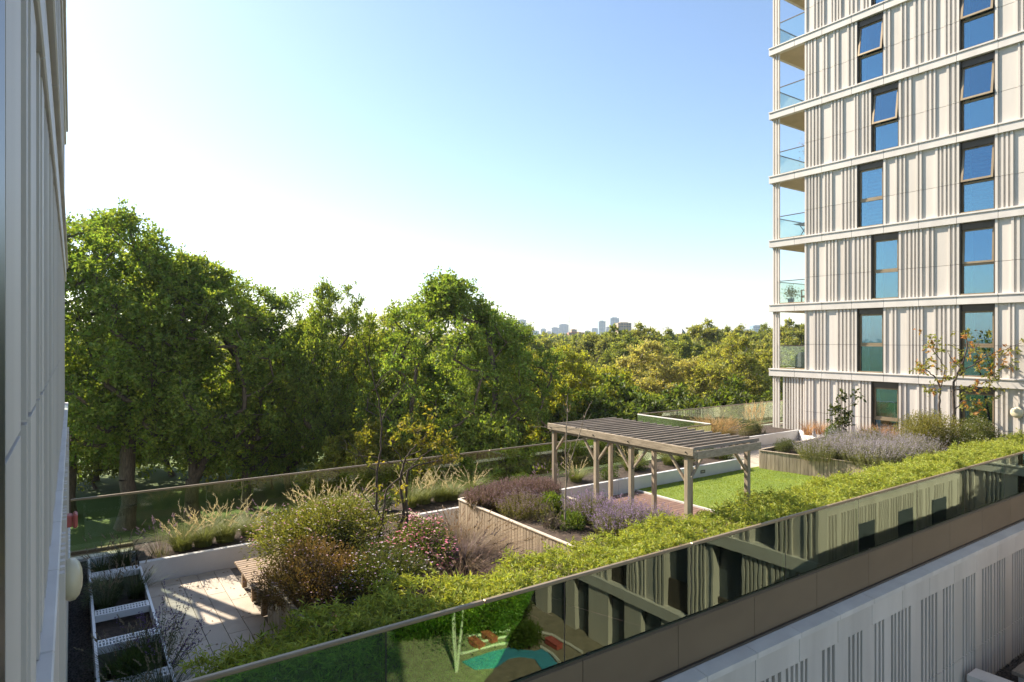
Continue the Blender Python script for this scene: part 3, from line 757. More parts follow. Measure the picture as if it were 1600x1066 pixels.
def grass_clump(label, x, y, z, h, spread, nb, nh, color=(.16, .19, .05), headcol=(.60, .51, .33), group=None, name='grass_clump', headlen=.34, droop=.25, headw=.018):
    r = np.random.default_rng(int(abs(x * 977 + y * 131) * 10) % 2**31)
    root = pth(name, label, 'grass', x, y, z, group)
    def strips(n, hh, w_, lean, segs=4):
        a = r.uniform(0, 2 * np.pi, n); P0 = np.stack([np.cos(a), np.sin(a), np.zeros(n)], 1) * (r.uniform(0, 1, n) ** .5 * spread * .35)[:, None]
        out = np.stack([np.cos(a), np.sin(a), np.zeros(n)], 1) + r.normal(size=(n, 3)) * .3; out[:, 2] = 0
        H = hh * r.uniform(.65, 1.1, n); ln = lean * r.uniform(.3, 1.2, n)
        sd = nrm(np.cross(out, np.array([0, 0, 1.]))); V = []
        for s in range(segs + 1):
            t = s / segs; c = P0 + np.array([0, 0, 1.]) * (H * (t - .18 * droop * 2 * t * t))[:, None] + out * (ln * t * t)[:, None]
            ww = w_ * (1 - t * .9); V += [c - sd * ww, c + sd * ww]
        V = np.stack(V, 1); m = 2 * (segs + 1); base = (np.arange(n) * m)[:, None]
        Q = np.concatenate([np.stack([base[:, 0] + 2 * s, base[:, 0] + 2 * s + 1, base[:, 0] + 2 * s + 3, base[:, 0] + 2 * s + 2], 1) for s in range(segs)])
        tip = (V[:, -1] + V[:, -2]) / 2; tdir = nrm(tip - (V[:, -3] + V[:, -4]) / 2)
        return V.reshape(-1, 3), Q, tip, tdir
    V, Q, _, _ = strips(nb, h * .55, .006, spread * 1.1)
    col(link('blades', npmesh('blades', V, Q, M['dry']), root, (x, y, z)), color)
    if nh:
        V, Q, tip, td = strips(nh, h, .0022, spread * .75)
        col(link('stalks', npmesh('stalks', V, Q, M['dry']), root, (x, y, z)), tuple(.8 * c for c in headcol))
        k = 16; t = np.linspace(0, 1, k); Pp = (tip[:, None] - td[:, None] * (headlen * (1 - t))[None, :, None]).reshape(-1, 3)
        Dd = nrm(np.repeat(td, k, 0) + r.normal(size=(nh * k, 3)) * .28)
        V, Q = leaves(Pp, Dd, headlen * .24, headw * (1.3 - np.tile(t, nh) * .8), .3, .2, r)
        col(link('seed_heads', npmesh('seed_heads', V, Q, M['dry']), root, (x, y, z)), headcol)['kind'] = 'stuff'
    return root

def spires(name, label, x, y, z, rx, ry, h, n, color, fcol, group=None, cat='lavender', leafn=30, lean=.35, dens=10):
    """many upright stems with small flowers on the upper part"""
    r = np.random.default_rng(int(abs(x * 713 + y * 57) * 10) % 2**31)
    root = pth(name, label, cat, x, y, z, group)
    a = r.uniform(0, 6.283, n); q = np.sqrt(r.uniform(0, 1, n)); P0 = np.stack([np.cos(a) * q * rx, np.sin(a) * q * ry, np.zeros(n)], 1)
    D = nrm(np.stack([np.cos(a) * q * lean, np.sin(a) * q * lean, np.ones(n)], 1) + r.normal(size=(n, 3)) * .12); H = h * r.uniform(.65, 1.1, n) * (1.05 - .35 * q ** 2)
    T_ = P0 + D * H[:, None]
    st = nrm(np.cross(D, r.normal(size=(n, 3)))) * .003
    V = np.stack([P0 - st, P0 + st, T_ + st * .4, T_ - st * .4], 1).reshape(-1, 3)
    col(link('stems', npmesh('stems', V, np.arange(4 * n).reshape(n, 4), M['leafg']), root, (x, y, z)), tuple(c * .8 for c in color))
    t = r.uniform(.05, .75, (n, leafn)); Pl = (P0[:, None] + D[:, None] * (H[:, None] * t)[..., None]).reshape(-1, 3)
    Dl = nrm(np.repeat(D, leafn, 0) * .7 + r.normal(size=(n * leafn, 3)) * .7)
    V, Q = leaves(Pl, Dl, .055 * r.uniform(.6, 1.3, len(Pl)), .012, .3, r=r)
    col(link('foliage', npmesh('foliage', V, Q, M['leafg']), root, (x, y, z)), color)
    t = r.uniform(.68, 1.02, (n, dens)); Pl = (P0[:, None] + D[:, None] * (H[:, None] * t)[..., None]).reshape(-1, 3)
    V, Q = leaves(Pl + r.normal(size=Pl.shape) * .006, rdir(len(Pl), .6, r), .024, .016, .3, r=r)
    col(link('flowers', npmesh('flowers', V, Q, M['petal']), root, (x, y, z)), fcol)['kind'] = 'stuff'
    return root

# --- bamboo hedge along the near balustrade
hd = pth('bamboo_hedge', 'long clipped yellow green bamboo hedge behind the tinted balustrade', 'hedge', 14, 7.6, 0)
def hedge_top(x, y, r):
    s = .5 * np.sin(x * 1.7 + 1.1) + .5 * np.sin(x * 3.9 + y * 3) + .4 * np.sin(x * 7.3 + y * 5 + 2)
    return 1.12 + .05 * s + .05 * np.clip((x - 2) / 10, 0, 1) - .35 * np.clip((2.2 - x) / 2, 0, 1)
def hedge_back(x): return 8.05 + .30 * np.clip((x - 3) / 10, 0, 1) + .10 * np.sin(x * 2.3) + .06 * np.sin(x * 5.7)
def hedge_leaves(n, near):
    r = rng
    x = 1.0 + (26.7) * r.uniform(0, 1, n) ** 1.0
    t = r.uniform(0, 1, n); yb = hedge_back(x); side = r.uniform(0, 1, n)
    y = np.where(side < .62, 6.99 + (yb - 6.99) * t, np.where(side < .82, 6.97 + r.uniform(0, .12, n), yb - r.uniform(0, .12, n)))
    zt = hedge_top(x, y, r)
    edge = np.clip(np.minimum((y - 6.9), (yb - y)) / .18, 0, 1)
    z = np.where(side < .62, zt - .10 * (1 - edge) - np.abs(r.normal(0, .055, n)), zt * r.uniform(0.02, 1, n) ** .8)
    y = y + r.normal(0, .015, n); y = np.maximum(y, 6.93)
    # sparse at the left end
    kp = r.uniform(0, 1, n) < np.clip((x - .6) / 1.6, .12, 1)
    P = np.stack([x, y, z], 1)[kp]; m = len(P)
    D = nrm(r.normal(size=(m, 3)) * np.array([1, 1, .45]) + np.array([0, 0, .18]))
    D[:, 1] = np.where(P[:, 1] < 6.98, np.abs(D[:, 1]), D[:, 1])
    return P, D
def hedge_tufts(nt, per):
    r = rng
    x = r.uniform(1.0, 27.7, nt); side = r.uniform(0, 1, nt); yb = hedge_back(x)
    y = np.where(side < .66, 6.98 + (yb - 6.98) * r.uniform(0, 1, nt), np.where(side < .82, 6.99 + r.uniform(0, .1, nt), yb - r.uniform(-.08, .1, nt)))
    lump = .085 * np.sin(x * 2.9 + 1.3 * np.sin(y * 4)) * np.sin(y * 4.1 + x * .7) + .06 * np.sin(x * 6.1 + y * 3.3) * np.sin(y * 7.3 - x)
    edge = np.clip(np.minimum(y - 6.88, yb + .05 - y) / .22, 0, 1)
    zt = hedge_top(x, y, r) + lump - .16 * (1 - edge) ** 2
    z = np.where(side < .66, zt - np.abs(r.normal(0, .07, nt)) + (r.uniform(0, 1, nt) < .05) * r.uniform(.03, .14, nt), zt * r.uniform(.05, 1, nt) ** .8)
    kp = r.uniform(0, 1, nt) < np.clip((x - .6) / 1.6, .12, 1)
    c = np.stack([x, y, z], 1)[kp]; m = len(c)
    u = nrm(r.normal(size=(m, 3)) * np.array([.8, .8, .3]) + np.array([0, 0, .75])); L = r.uniform(.06, .17, m)
    t = r.uniform(-.3, 1, (m, per)); P = (c[:, None] + u[:, None] * (L[:, None] * t)[..., None]).reshape(-1, 3)
    D = nrm(np.repeat(u, per, 0) * .35 + r.normal(size=(m * per, 3)) * np.array([1, 1, .6]))
    return P, D
P, D = hedge_tufts(11000, 12)
V, Q = leaves(P, D, .088 * rng.uniform(.5, 1.4, len(P)), .0175 * rng.uniform(.7, 1.5, len(P)), .5, .12)
V[:, 1] = np.maximum(V[:, 1], 6.915)
col(link('foliage', npmesh('foliage', V - np.array([14, 7.6, 0]), Q, M['hedgeleaf']), hd, (14, 7.6, 0)), (.275, .325, .07))
# canes and shoots poking out
pa = []
for i in range(420):
    x = rng.uniform(1.2, 27); y = rng.uniform(7.05, float(hedge_back(np.array(x))) - .1); z = float(hedge_top(np.array(x), np.array(y), None))
    pa.append(([(x - 14, y - 7.6, 0), (x - 14 + rng.normal(0, .02), y - 7.6 + rng.normal(0, .02), z * .6), (x - 14 + rng.normal(0, .05), y - 7.6 + rng.normal(0, .05), z * .97)], [.006, .005, .003]))
V, Q = tubes(pa, 4); link('canes', npmesh('canes', V, Q, M['stemdark']), hd, (14, 7.6, 0))['kind'] = 'stuff'
box('trough', M['soil'], (1.0, 6.99, -.029), (27.7, 8.0, .12), hd)
box('trough_side', M['fascia'], (.98, 8.001, -.029), (27.7, 8.03, .22), hd)
# a dark mass of inner leaves so that the hedge is not see-through
P, D = hedge_leaves(1, True)
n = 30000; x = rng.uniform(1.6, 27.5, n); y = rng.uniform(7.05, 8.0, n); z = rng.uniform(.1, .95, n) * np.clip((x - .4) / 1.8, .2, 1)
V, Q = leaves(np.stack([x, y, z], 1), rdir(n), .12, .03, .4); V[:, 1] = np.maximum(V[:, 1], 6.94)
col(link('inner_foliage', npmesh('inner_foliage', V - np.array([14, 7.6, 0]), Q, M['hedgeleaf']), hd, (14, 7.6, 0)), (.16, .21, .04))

# young bamboo shoots at the hedge's thin end
def bamboo_shoot(x, y, h):
    root = pth('bamboo_shoot', 'young leafy bamboo shoot at the thin end of the hedge', 'bamboo', x, y, 0, 'young bamboo shoots beside the paving')
    pa, PP, DD = [], [], []
    for k in range(9):
        dx, dy = rng.normal(0, .07, 2); hh = h * rng.uniform(.6, 1.05)
        c = [np.array([dx, dy, 0]), np.array([dx * 1.2, dy * 1.2, hh * .5]), np.array([dx * 2, dy * 2, hh])]
        pa.append((c, [.006, .005, .002]))
        m = 46; t = rng.uniform(.35, 1, m)[:, None]; PP.append(c[0] * (1 - t) + c[2] * t + rng.normal(0, .03, (m, 3))); DD.append(rdir(m, .5))
    V, Q = tubes(pa, 4); link('canes', npmesh('canes', V, Q, M['stemdark']), root, (x, y, 0))
    P = np.concatenate(PP); V, Q = leaves(P, np.concatenate(DD), .12 * rng.uniform(.6, 1.3, len(P)), .022, .4)
    col(link('foliage', npmesh('foliage', V, Q, M['hedgeleaf']), root, (x, y, 0)), (.17, .22, .035))
for (x, y, h) in ((.75, 7.3, .8), (1.0, 7.75, .7), (1.3, 7.35, 1.0), (1.55, 7.8, .95), (1.8, 8.15, .85), (2.0, 7.6, 1.1), (2.25, 8.2, 1.15), (2.05, 8.45, .8), (.5, 7.2, .6)): bamboo_shoot(x, y, h)

# --- far bed: feathery grasses
GL = 'feathery tan grass clump in the long white planter'; GG = 'feather grasses in the long white planter'
for (px, py, h) in ((285, 858, 1.0), (318, 852, 1.15), (352, 845, 1.2), (390, 834, .85), (478, 818, 1.15), (502, 812, 1.2), (530, 806, 1.1), (556, 800, .95),
                    (640, 792, 1.15), (662, 786, 1.1), (688, 782, 1.15), (705, 780, .9), (738, 770, 1.0), (900, 752, .9), (985, 735, .95), (1045, 726, 1.1), (1058, 722, .95)):
    x, y = onz(px, py, .33); y = min(max(y, 13.95), 15.2)
    x = y * ((px - 800) / F * C_ + S_) / (-(px - 800) / F * S_ + C_)
    lab = 'feathery tan grass clump in the white planter ' + ('behind the sunlit paving' if px < 430 else 'behind the pale flowering shrub' if px < 600 else 'behind the slender garden tree' if px < 800 else 'behind the pergola')
    grass_clump(lab, x, y, .33, h * .8, .5, 480, 13, (.19, .22, .06), (.55, .48, .29), group=lab.replace('feathery tan grass clump', 'feather grasses'))
for i, (px, h) in enumerate(((440, .45), (600, .4), (760, .5), (820, .45), (950, .5), (1000, .42), (1075, .5), (1110, .42), (1135, .38))):
    y = 14.1 + .5 * (i % 2); x = y * ((px - 800) / F * C_ + S_) / (-(px - 800) / F * S_ + C_)
    shrub('low_shrub', 'small green mound between the feather grasses in the long white planter', x, y, .33, .42, .36, h, 1300, .05, .022, (.07, .11, .03), group='green mounds in the long white planter', twigs=10)
for (px, py) in ((420, 842), (580, 812), (250, 868), (1090, 712), (860, 770)):
    x, y = onz(px, py, .33); y = min(max(y, 13.9), 15.2)
    grass_clump('thin seeded verbena stems among the feather grasses', x, y, .33, .75, .5, 60, 26, (.12, .13, .05), (.34, .24, .30), 'verbena stems in the long white planter', 'verbena', .07, .2, .03)

# --- left framed bed
for (x, y, h) in ((.45, 13.9, .8), (.8, 14.2, .9), (.6, 12.8, .7), (.9, 12.5, .8), (.45, 12.2, .6), (.8, 9.9, .7), (.5, 9.7, .7), (.9, 8.6, .8), (.55, 8.3, .7)):
    q = 'at the end of the white edged bed by the balustrade' if y > 13.5 else 'between the perforated plates nearest the white planter' if y > 11.6 else 'in the white edged bed beside the leaning lavender' if y > 9.2 else 'in the white edged bed beside the bamboo shoots'
    grass_clump('dark wispy grass tuft ' + q, x, y, .17, h, .35, 260, 14, (.06, .085, .03), (.25, .21, .15), 'wispy tufts ' + q, 'grass_tuft', .12)
spires('lavender_clump', 'leggy purple lavender leaning out of the white edged bed', .95, 9.6, .17, .16, .3, 1.0, 60, (.07, .09, .05), (.16, .11, .22), lean=.9, dens=14, leafn=16)
shrub('low_shrub', 'grey green spiky mound in the white edged bed', .38, 12.6, .17, .3, .35, .4, 1500, .09, .008, (.15, .17, .13), twigs=8)
shrub('low_shrub', 'dark green mound near the bamboo in the white edged bed', .65, 9.35, .17, .34, .36, .42, 2600, .08, .012, (.05, .085, .025), twigs=8)

# --- flower planter on the left
shrub('flowering_shrub', 'large pale shrub of tiny white flowers behind the bench', 3.95, 11.4, .62, 1.45, 1.3, .95, 20000, .065, .021, (.145, .165, .05), lumps=16, flower=(1500, .022, ((.72, .66, .62), (.62, .34, .40))), twigs=70)
shrub('flowering_shrub', 'russet shrub overhanging the boards beside the bench', 3.1, 9.85, .62, .95, 1.0, .80, 12500, .055, .014, (.13, .095, .045), lumps=12, flower=(420, .02, ((.62, .42, .46),)), twigs=50)
shrub('flowering_shrub', 'dark green shrub dotted with white flowers by the bamboo hedge', 3.95, 9.1, .62, 1.1, .95, .68, 12500, .055, .017, (.065, .085, .03), lumps=12, flower=(500, .02, ((.75, .72, .75), (.55, .4, .62))), twigs=40)
shrub('flowering_shrub', 'green shrub covered with pink flowers beneath the garden tree', 4.95, 9.9, .62, .8, .95, .72, 8500, .06, .02, (.09, .13, .035), lumps=12, flower=(1500, .026, ((.72, .22, .32), (.78, .45, .52))), twigs=40)
grass_clump('bushy brown dry grass leaning over the pebble path', 5.7, 9.8, .62, .8, 1.0, 2400, 70, (.21, .155, .09), (.30, .21, .13), None, 'dry_grass', .16)
grass_clump('mauve brown drooping grass beside the bamboo hedge', 5.2, 9.0, .62, .7, 1.1, 2600, 60, (.19, .135, .12), (.27, .19, .17), None, 'dry_grass', .16)
shrub('flowering_shrub', 'pink topped flower clump near the corner of the board planter', 5.6, 11.0, .62, .42, .45, .62, 2600, .05, .016, (.10, .13, .04), flower=(520, .026, ((.78, .30, .42), (.8, .5, .56))), twigs=16)
grass_clump('reddish upright grass behind the pink flowers', 5.95, 10.7, .55, .7, .5, 700, 20, (.17, .12, .05), (.30, .18, .10), None, 'dry_grass', .12)

# --- middle planter
for i, (x, y, rx, ry, h) in enumerate(((7.95, 12.3, .55, .5, .5), (8.6, 12.35, .6, .5, .52), (9.2, 12.3, .5, .5, .5))):
    spires('heath_mound', 'rounded brown mauve heath mound along the back of the board planter', x, y, .70, rx, ry, h, 900, (.12, .10, .065), (.23, .155, .15), 'heath mounds in the board planter', 'heath', 12, .5, 8)
shrub('woody_shrub', 'bare pale twiggy shrub on the planter soil', 8.05, 10.2, .70, .5, .5, .5, 260, .05, .015, (.13, .15, .05), twigs=90, twigcol='twig')
shrub('leafy_shrub', 'fresh green leafy shrub behind the bare twigs', 8.75, 11.1, .70, .42, .42, .45, 2200, .06, .03, (.11, .17, .03), twigs=14)
shrub('leafy_shrub', 'small green leafy shrub in front of the lavender', 8.3, 9.9, .70, .3, .35, .42, 1300, .055, .026, (.10, .155, .035), twigs=10)
spires('sage_clump', 'olive flowering sage behind the bare twigs', 8.1, 11.3, .70, .5, .5, .55, 420, (.15, .15, .065), (.26, .19, .22), None, 'sage', 16, .5, 6)
for i, (x, y) in enumerate(((9.05, 10.2), (9.25, 9.35), (8.75, 9.0), (9.3, 8.75))):
    spires('lavender_clump', 'purple flowering lavender beside the pergola posts', x, y, .70, .42, .42, .62, 420, (.15, .165, .085), (.36, .27, .42), 'lavender beside the pergola', 'lavender', 18, .5, 7)

# --- right planter
for (px, py) in ((1203, 700), (1225, 704), (1245, 706), (1262, 708)):
    x, y = onz(px, py, .62); y = min(y, 13.1)
    shrub('clipped_shrub', 'rounded grey green shrub at the end of the curved planter', x + .25, y, .56, .52, .5, .42, 2600, .04, .012, (.085, .105, .05), group='rounded shrubs in the curved planter', twigs=8)
for (px, py) in ((1278, 716), (1300, 712), (1325, 716), (1345, 722), (1365, 727), (1385, 724), (1405, 722), (1330, 700), (1360, 705), (1390, 708), (1420, 712), (1440, 716)):
    x, y = onz(px, py, .62)
    spires('sage_clump', 'pale purple Russian sage in the curved planter', x, max(y, 8.8), .56, .5, .5, .85, 330, (.19, .205, .115), (.42, .38, .45), 'purple sage in the curved planter', 'sage', 22, .5, 8)
def strap(label, px, py, z, h, c, grp=None, d=None):
    x, y = onz(px, py, z)
    return grass_clump(label, x, y, z, h, .5, 170, 0, c, group=grp, name='strap_plant')
for (px, py) in ((1262, 684), (1282, 683), (1352, 690), (1375, 690), (1392, 692)): strap('orange brown strap leaved plant at the tower foot', px, py - 4, .6, 1.15, (.40, .23, .10), 'orange strap plants at the tower foot')
shrub('leafy_shrub', 'bright green shrub beneath the climbing plant', 24.3, 13.2, .56, .45, .45, .7, 2200, .06, .02, (.10, .15, .05), twigs=10)
shrub('leafy_shrub', 'low yellow green shrub between the orange strap plants', 25.3, 12.3, .56, .6, .5, .6, 2200, .07, .02, (.17, .16, .05), twigs=10)
x, y = onz(1462, 706, .6); shrub('rounded_shrub', 'large rounded olive shrub under the orange tipped tree', x + .2, y + .3, .56, 1.15, 1.15, 1.45, 14000, .07, .024, (.19, .19, .06), lumps=14, twigs=40)
x, y = onz(1522, 708, .6); shrub('daisy_bush', 'dark green bush with pale daisies below the tower window', x + .3, y + .2, .56, 1.25, 1.0, 1.1, 12000, .07, .026, (.125, .15, .05), lumps=14, flower=(700, .03, ((.75, .72, .62),)), twigs=40)
# far planter: golden grass and greens
for (px, py, h, c) in ((1128, 688, .95, 0), (1150, 690, 1.0, 0), (1172, 692, .9, 0)):
    x, y = onz(px, py, .4); grass_clump('golden billowing grass in the white corner planter', x, 16.9, .34, h, .9, 1200, 110, (.24, .19, .07), (.46, .33, .16), 'golden grasses in the corner planter', 'golden_grass', .25)
for (px, c) in ((1208, (.09, .11, .05)), (1222, (.13, .15, .09)), (1236, (.09, .12, .06))):
    x, y = onz(px, 684, .4); shrub('low_shrub', 'grey green mound between golden grass and tower screen', x, 17.0, .34, .45, .4, .55, 1600, .05, .02, c, group='green mounds in the corner planter', twigs=8)
for px in (1205, 1228): x, y = onz(px, 680, .4); grass_clump('tall straw grass in front of the tower screen fins', x, 17.2, .34, 1.4, .4, 160, 30, (.2, .18, .07), (.62, .48, .25), 'straw grasses by the screen', 'straw_grass')
grass_clump('thin seeded verbena stems at the paved corner', 19.0 - .3, 14.3, .33, .6, .6, 120, 40, (.13, .14, .05), (.32, .22, .34), None, 'verbena', .07)

n = 170; P = np.concatenate([np.stack([rng.uniform(1.15, 2.5, 70), rng.uniform(9.2, 13.5, 70), np.full(70, .006)], 1), np.stack([rng.uniform(14, 19.6, 60), rng.uniform(9.5, 13.5, 60), np.full(60, .05)], 1), np.stack([rng.uniform(6.3, 7.3, 40), rng.uniform(9, 13.4, 40), np.full(40, .006)], 1)])
D = rdir(n); D[:, 2] *= .15; V, Q = leaves(P, D, .045 * rng.uniform(.6, 1.4, n), .03, .95)
V[:, 2] = np.maximum(V[:, 2], .004); o = col(link('fallen_leaves', npmesh('fallen_leaves', V, Q, M['dry'])), (.16, .10, .05)); o['kind'] = 'stuff'; o['label'] = 'scattered brown fallen leaves on paving and lawn'; o['category'] = 'leaves'
# ------------------------------------------------------------------ small trees of the terrace (stems traced as polylines, thickness added)
def stem_tree(name, label, d, stems, leafspots, lsize, lcolors, zbase=None, bark='stemdark', jit=.25, cat='tree', tw=26):
    r = np.random.default_rng(int(d * 100))
    base = atd(*stems[0][0][0], d); root = pth(name, label, cat, *base)
    pa = []; ends = []
    for pts, r0, r1 in stems:
        k = len(pts); dz = r.uniform(-jit, jit)
        W3 = [np.array(atd(px, py, d + dz * (i / max(1, k - 1)))) for i, (px, py) in enumerate(pts)]
        # smooth
        W3 = np.array(W3); t = np.linspace(0, k - 1, k * 4); sm = np.stack([np.interp(t, np.arange(k), W3[:, j]) for j in range(3)], 1)
        ker = np.array([.25, .5, .25])
        for _ in range(3): sm[1:-1] = sm[:-2] * .25 + sm[1:-1] * .5 + sm[2:] * .25
        sm[1:-1] += r.normal(0, .006, sm[1:-1].shape) * (d / 11)
        pa.append((sm - np.array(base), np.linspace(r0, r1, len(sm)) * 1.35))
        for _ in range(3):
            i = r.integers(len(sm) // 2, len(sm)); e = sm[i] + rdir(1, .5, r)[0] * r.uniform(.1, .3) * d / 11
            pa.append((np.array([sm[i], (sm[i] + e) / 2 + r.normal(0, .02, 3), e]) - np.array(base), [r1, r1 * .7, r1 * .4]))
    V, Q = tubes(pa, 6); link('stems', npmesh('stems', V, Q, M[bark], True), root, base)
    tp = []
    for j, c in enumerate(lcolors):
        PP, DD = [], []
        for (px, py, rad, n) in leafspots:
            n = max(3, int(n / len(lcolors)))
            cen = np.array(atd(px, py, d + r.uniform(-jit, jit))); rr_ = rad / F * d
            nb = max(2, n // 7)
            for _ in range(nb):
                s = cen + rdir(1, 0, r)[0] * rr_ * r.uniform(.1, 1); u = rdir(1, .3, r)[0]; L = r.uniform(.12, .3) * d / 14
                tp.append(([cen - np.array(base) + r.normal(0, .03, 3), (cen + s) / 2 - np.array(base) + r.normal(0, .03, 3), s - np.array(base), s + u * L - np.array(base)], [.005, .004, .003, .0015]))
                m = 7; tt = r.uniform(0, 1, (m, 1)); PP.append(s + u * L * tt + r.normal(0, .012, (m, 3))); DD.append(nrm(u + r.normal(size=(m, 3)) * .9 - np.array([0, 0, .3])))
        P = np.concatenate(PP) - np.array(base); V, Q = leaves(P, np.concatenate(DD), lsize * r.uniform(.7, 1.3, len(P)), lsize * .5, .3, r=r)
        col(link('foliage', npmesh('foliage', V, Q, M['leafg']), root, base), c)
    V, Q = tubes(tp, 3); link('twigs', npmesh('twigs', V, Q, M[bark]), root, base)
    return root
st = [([(590, 848), (600, 817), (588, 797), (588, 741), (595, 710), (597, 656), (588, 607), (576, 562), (566, 530)], .022, .004),
      ([(616, 852), (622, 828), (630, 808), (631, 790), (624, 757), (630, 727), (634, 715)], .030, .012),
      ([(630, 852), (637, 820), (635, 780), (635, 741), (642, 729), (678, 721), (712, 712)], .026, .005),
      ([(598, 812), (602, 775), (604, 764), (640, 733), (658, 712), (690, 695)], .014, .004), ([(634, 715), (656, 703), (690, 690), (715, 682)], .010, .004), ([(631, 725), (619, 702), (600, 690)], .009, .004),
      ([(634, 715), (650, 695), (668, 680), (680, 652)], .010, .004), ([(614, 724), (585, 714), (556, 712), (532, 698)], .008, .003), ([(588, 735), (572, 726), (560, 705), (545, 690)], .007, .003),
      ([(597, 656), (602, 643), (617, 619), (640, 603)], .010, .003), ([(588, 607), (592, 595), (604, 583), (612, 578)], .007, .003), ([(588, 797), (572, 780), (562, 760), (552, 750)], .008, .003),
      ([(597, 640), (580, 632), (570, 625)], .006, .003), ([(617, 619), (628, 606), (634, 598)], .005, .002)]
lf = [(632, 664, 14, 70), (650, 676, 14, 70), (660, 692, 14, 70), (690, 690, 16, 90), (672, 704, 14, 30), (706, 700, 14, 60), (714, 716, 12, 50), (680, 674, 12, 45), (612, 690, 11, 40), (690, 715, 10, 35), (616, 768, 14, 40), (590, 760, 10, 25), (578, 722, 8, 16), (622, 782, 10, 20), (672, 652, 7, 18), (655, 735, 8, 14)]
stem_tree('garden_tree', 'slender multi stemmed garden tree with a bare tall stem among pink flowers', 11.7, st, lf, .085, [(.30, .28, .045), (.20, .22, .035)])
st = [([(1472, 690), (1470, 662), (1467, 633), (1470, 604), (1461, 590), (1447, 578), (1430, 565)], .045, .008), ([(1487, 692), (1490, 662), (1492, 641), (1487, 610), (1498, 579), (1512, 548), (1509, 522), (1506, 512)], .05, .008),
      ([(1487, 612), (1512, 604), (1540, 598), (1560, 592)], .02, .006), ([(1494, 588), (1520, 570), (1546, 554), (1572, 545), (1596, 536)], .02, .006), ([(1470, 604), (1478, 580), (1468, 560), (1456, 545), (1462, 528)], .018, .006),
      ([(1492, 641), (1506, 624), (1525, 628), (1540, 640)], .016, .006), ([(1505, 560), (1525, 548), (1530, 530)], .014, .005), ([(1500, 575), (1482, 556), (1478, 540)], .013, .005)]
lf = [(1446, 570, 16, 40), (1460, 545, 18, 60), (1455, 528, 12, 36), (1508, 525, 18, 70), (1520, 545, 16, 56), (1545, 552, 18, 60), (1570, 546, 16, 50), (1590, 540, 12, 36), (1500, 570, 16, 50), (1530, 572, 18, 50), (1555, 590, 14, 40),
      (1512, 612, 18, 50), (1535, 634, 16, 50), (1515, 640, 14, 40), (1480, 590, 14, 30), (1455, 610, 12, 24), (1575, 575, 12, 30), (1540, 605, 12, 30), (1436, 580, 9, 16)]
stem_tree('garden_tree', 'open branched tree with orange tipped leaves before the tower windows', 23.0, st, lf, .15, [(.16, .18, .04), (.20, .21, .05), (.17, .19, .05), (.34, .19, .06)], jit=.6)
st = [([(883, 812), (885, 760), (884, 700), (886, 645), (887, 618)], .014, .004), ([(884, 760), (893, 715), (905, 680), (918, 640), (925, 626)], .009, .003), ([(885, 668), (860, 667), (832, 667)], .006, .003), ([(886, 672), (905, 669), (928, 670)], .006, .003), ([(882, 800), (876, 765), (872, 735), (871, 722)], .007, .003), ([(884, 730), (890, 700), (893, 690)], .006, .003)]
stem_tree('bare_sapling', 'thin leafless sapling rising from the planter before the pergola', 12.6, st, [(886, 640, 8, 14)], .03, [(.2, .14, .08)], bark='twig', jit=.15)
st = [([(1312, 676), (1314, 650), (1312, 628), (1316, 606), (1314, 590)], .012, .004), ([(1318, 676), (1320, 650), (1324, 640), (1336, 618), (1342, 605)], .008, .003)]
lf = [(1314, 668, 9, 60), (1310, 655, 9, 70), (1318, 645, 9, 60), (1312, 635, 8, 50), (1316, 625, 6, 30), (1324, 660, 7, 30), (1340, 612, 5, 20), (1336, 620, 4, 12), (1328, 650, 5, 18)]
stem_tree('climbing_plant', 'tall narrow dark climber standing against the ribbed tower wall', 24.6, st, lf, .17, [(.055, .075, .025)], jit=.15, cat='plant')

# ------------------------------------------------------------------ things on the tower balconies
t = thing('balcony_table', 'dark square folding table on a tower balcony', 'table', (28.9, 17.0, 9.3))
box('top', M['greyfab'], (28.45, 16.65, 10.0), (29.3, 17.45, 10.03), t)
for dx in (28.6, 29.1):
    for s in (-1, 1):
        o = box('leg', M['black'], (dx, 17.03, 9.3), (dx + .03, 17.06, 10.05), t, 0, (s * .6, 0, 0))
c = thing('balcony_chair', 'brown wicker armchair on a tower balcony beside a potted plant', 'chair', (28.9, 16.9, 6.2))
box('seat', M['wicker'], (28.6, 16.62, 6.5), (29.2, 17.2, 6.6), c, .02); box('backrest', M['wicker'], (28.6, 16.60, 6.6), (29.2, 16.68, 7.15), c, .02)
for x in (28.6, 29.15): box('armrest', M['wicker'], (x, 16.69, 6.82), (x + .06, 17.2, 6.87), c, .01); box('leg', M['wicker'], (x, 17.13, 6.2), (x + .05, 17.18, 6.819), c); box('leg', M['wicker'], (x, 16.64, 6.2), (x + .05, 16.69, 6.499), c)
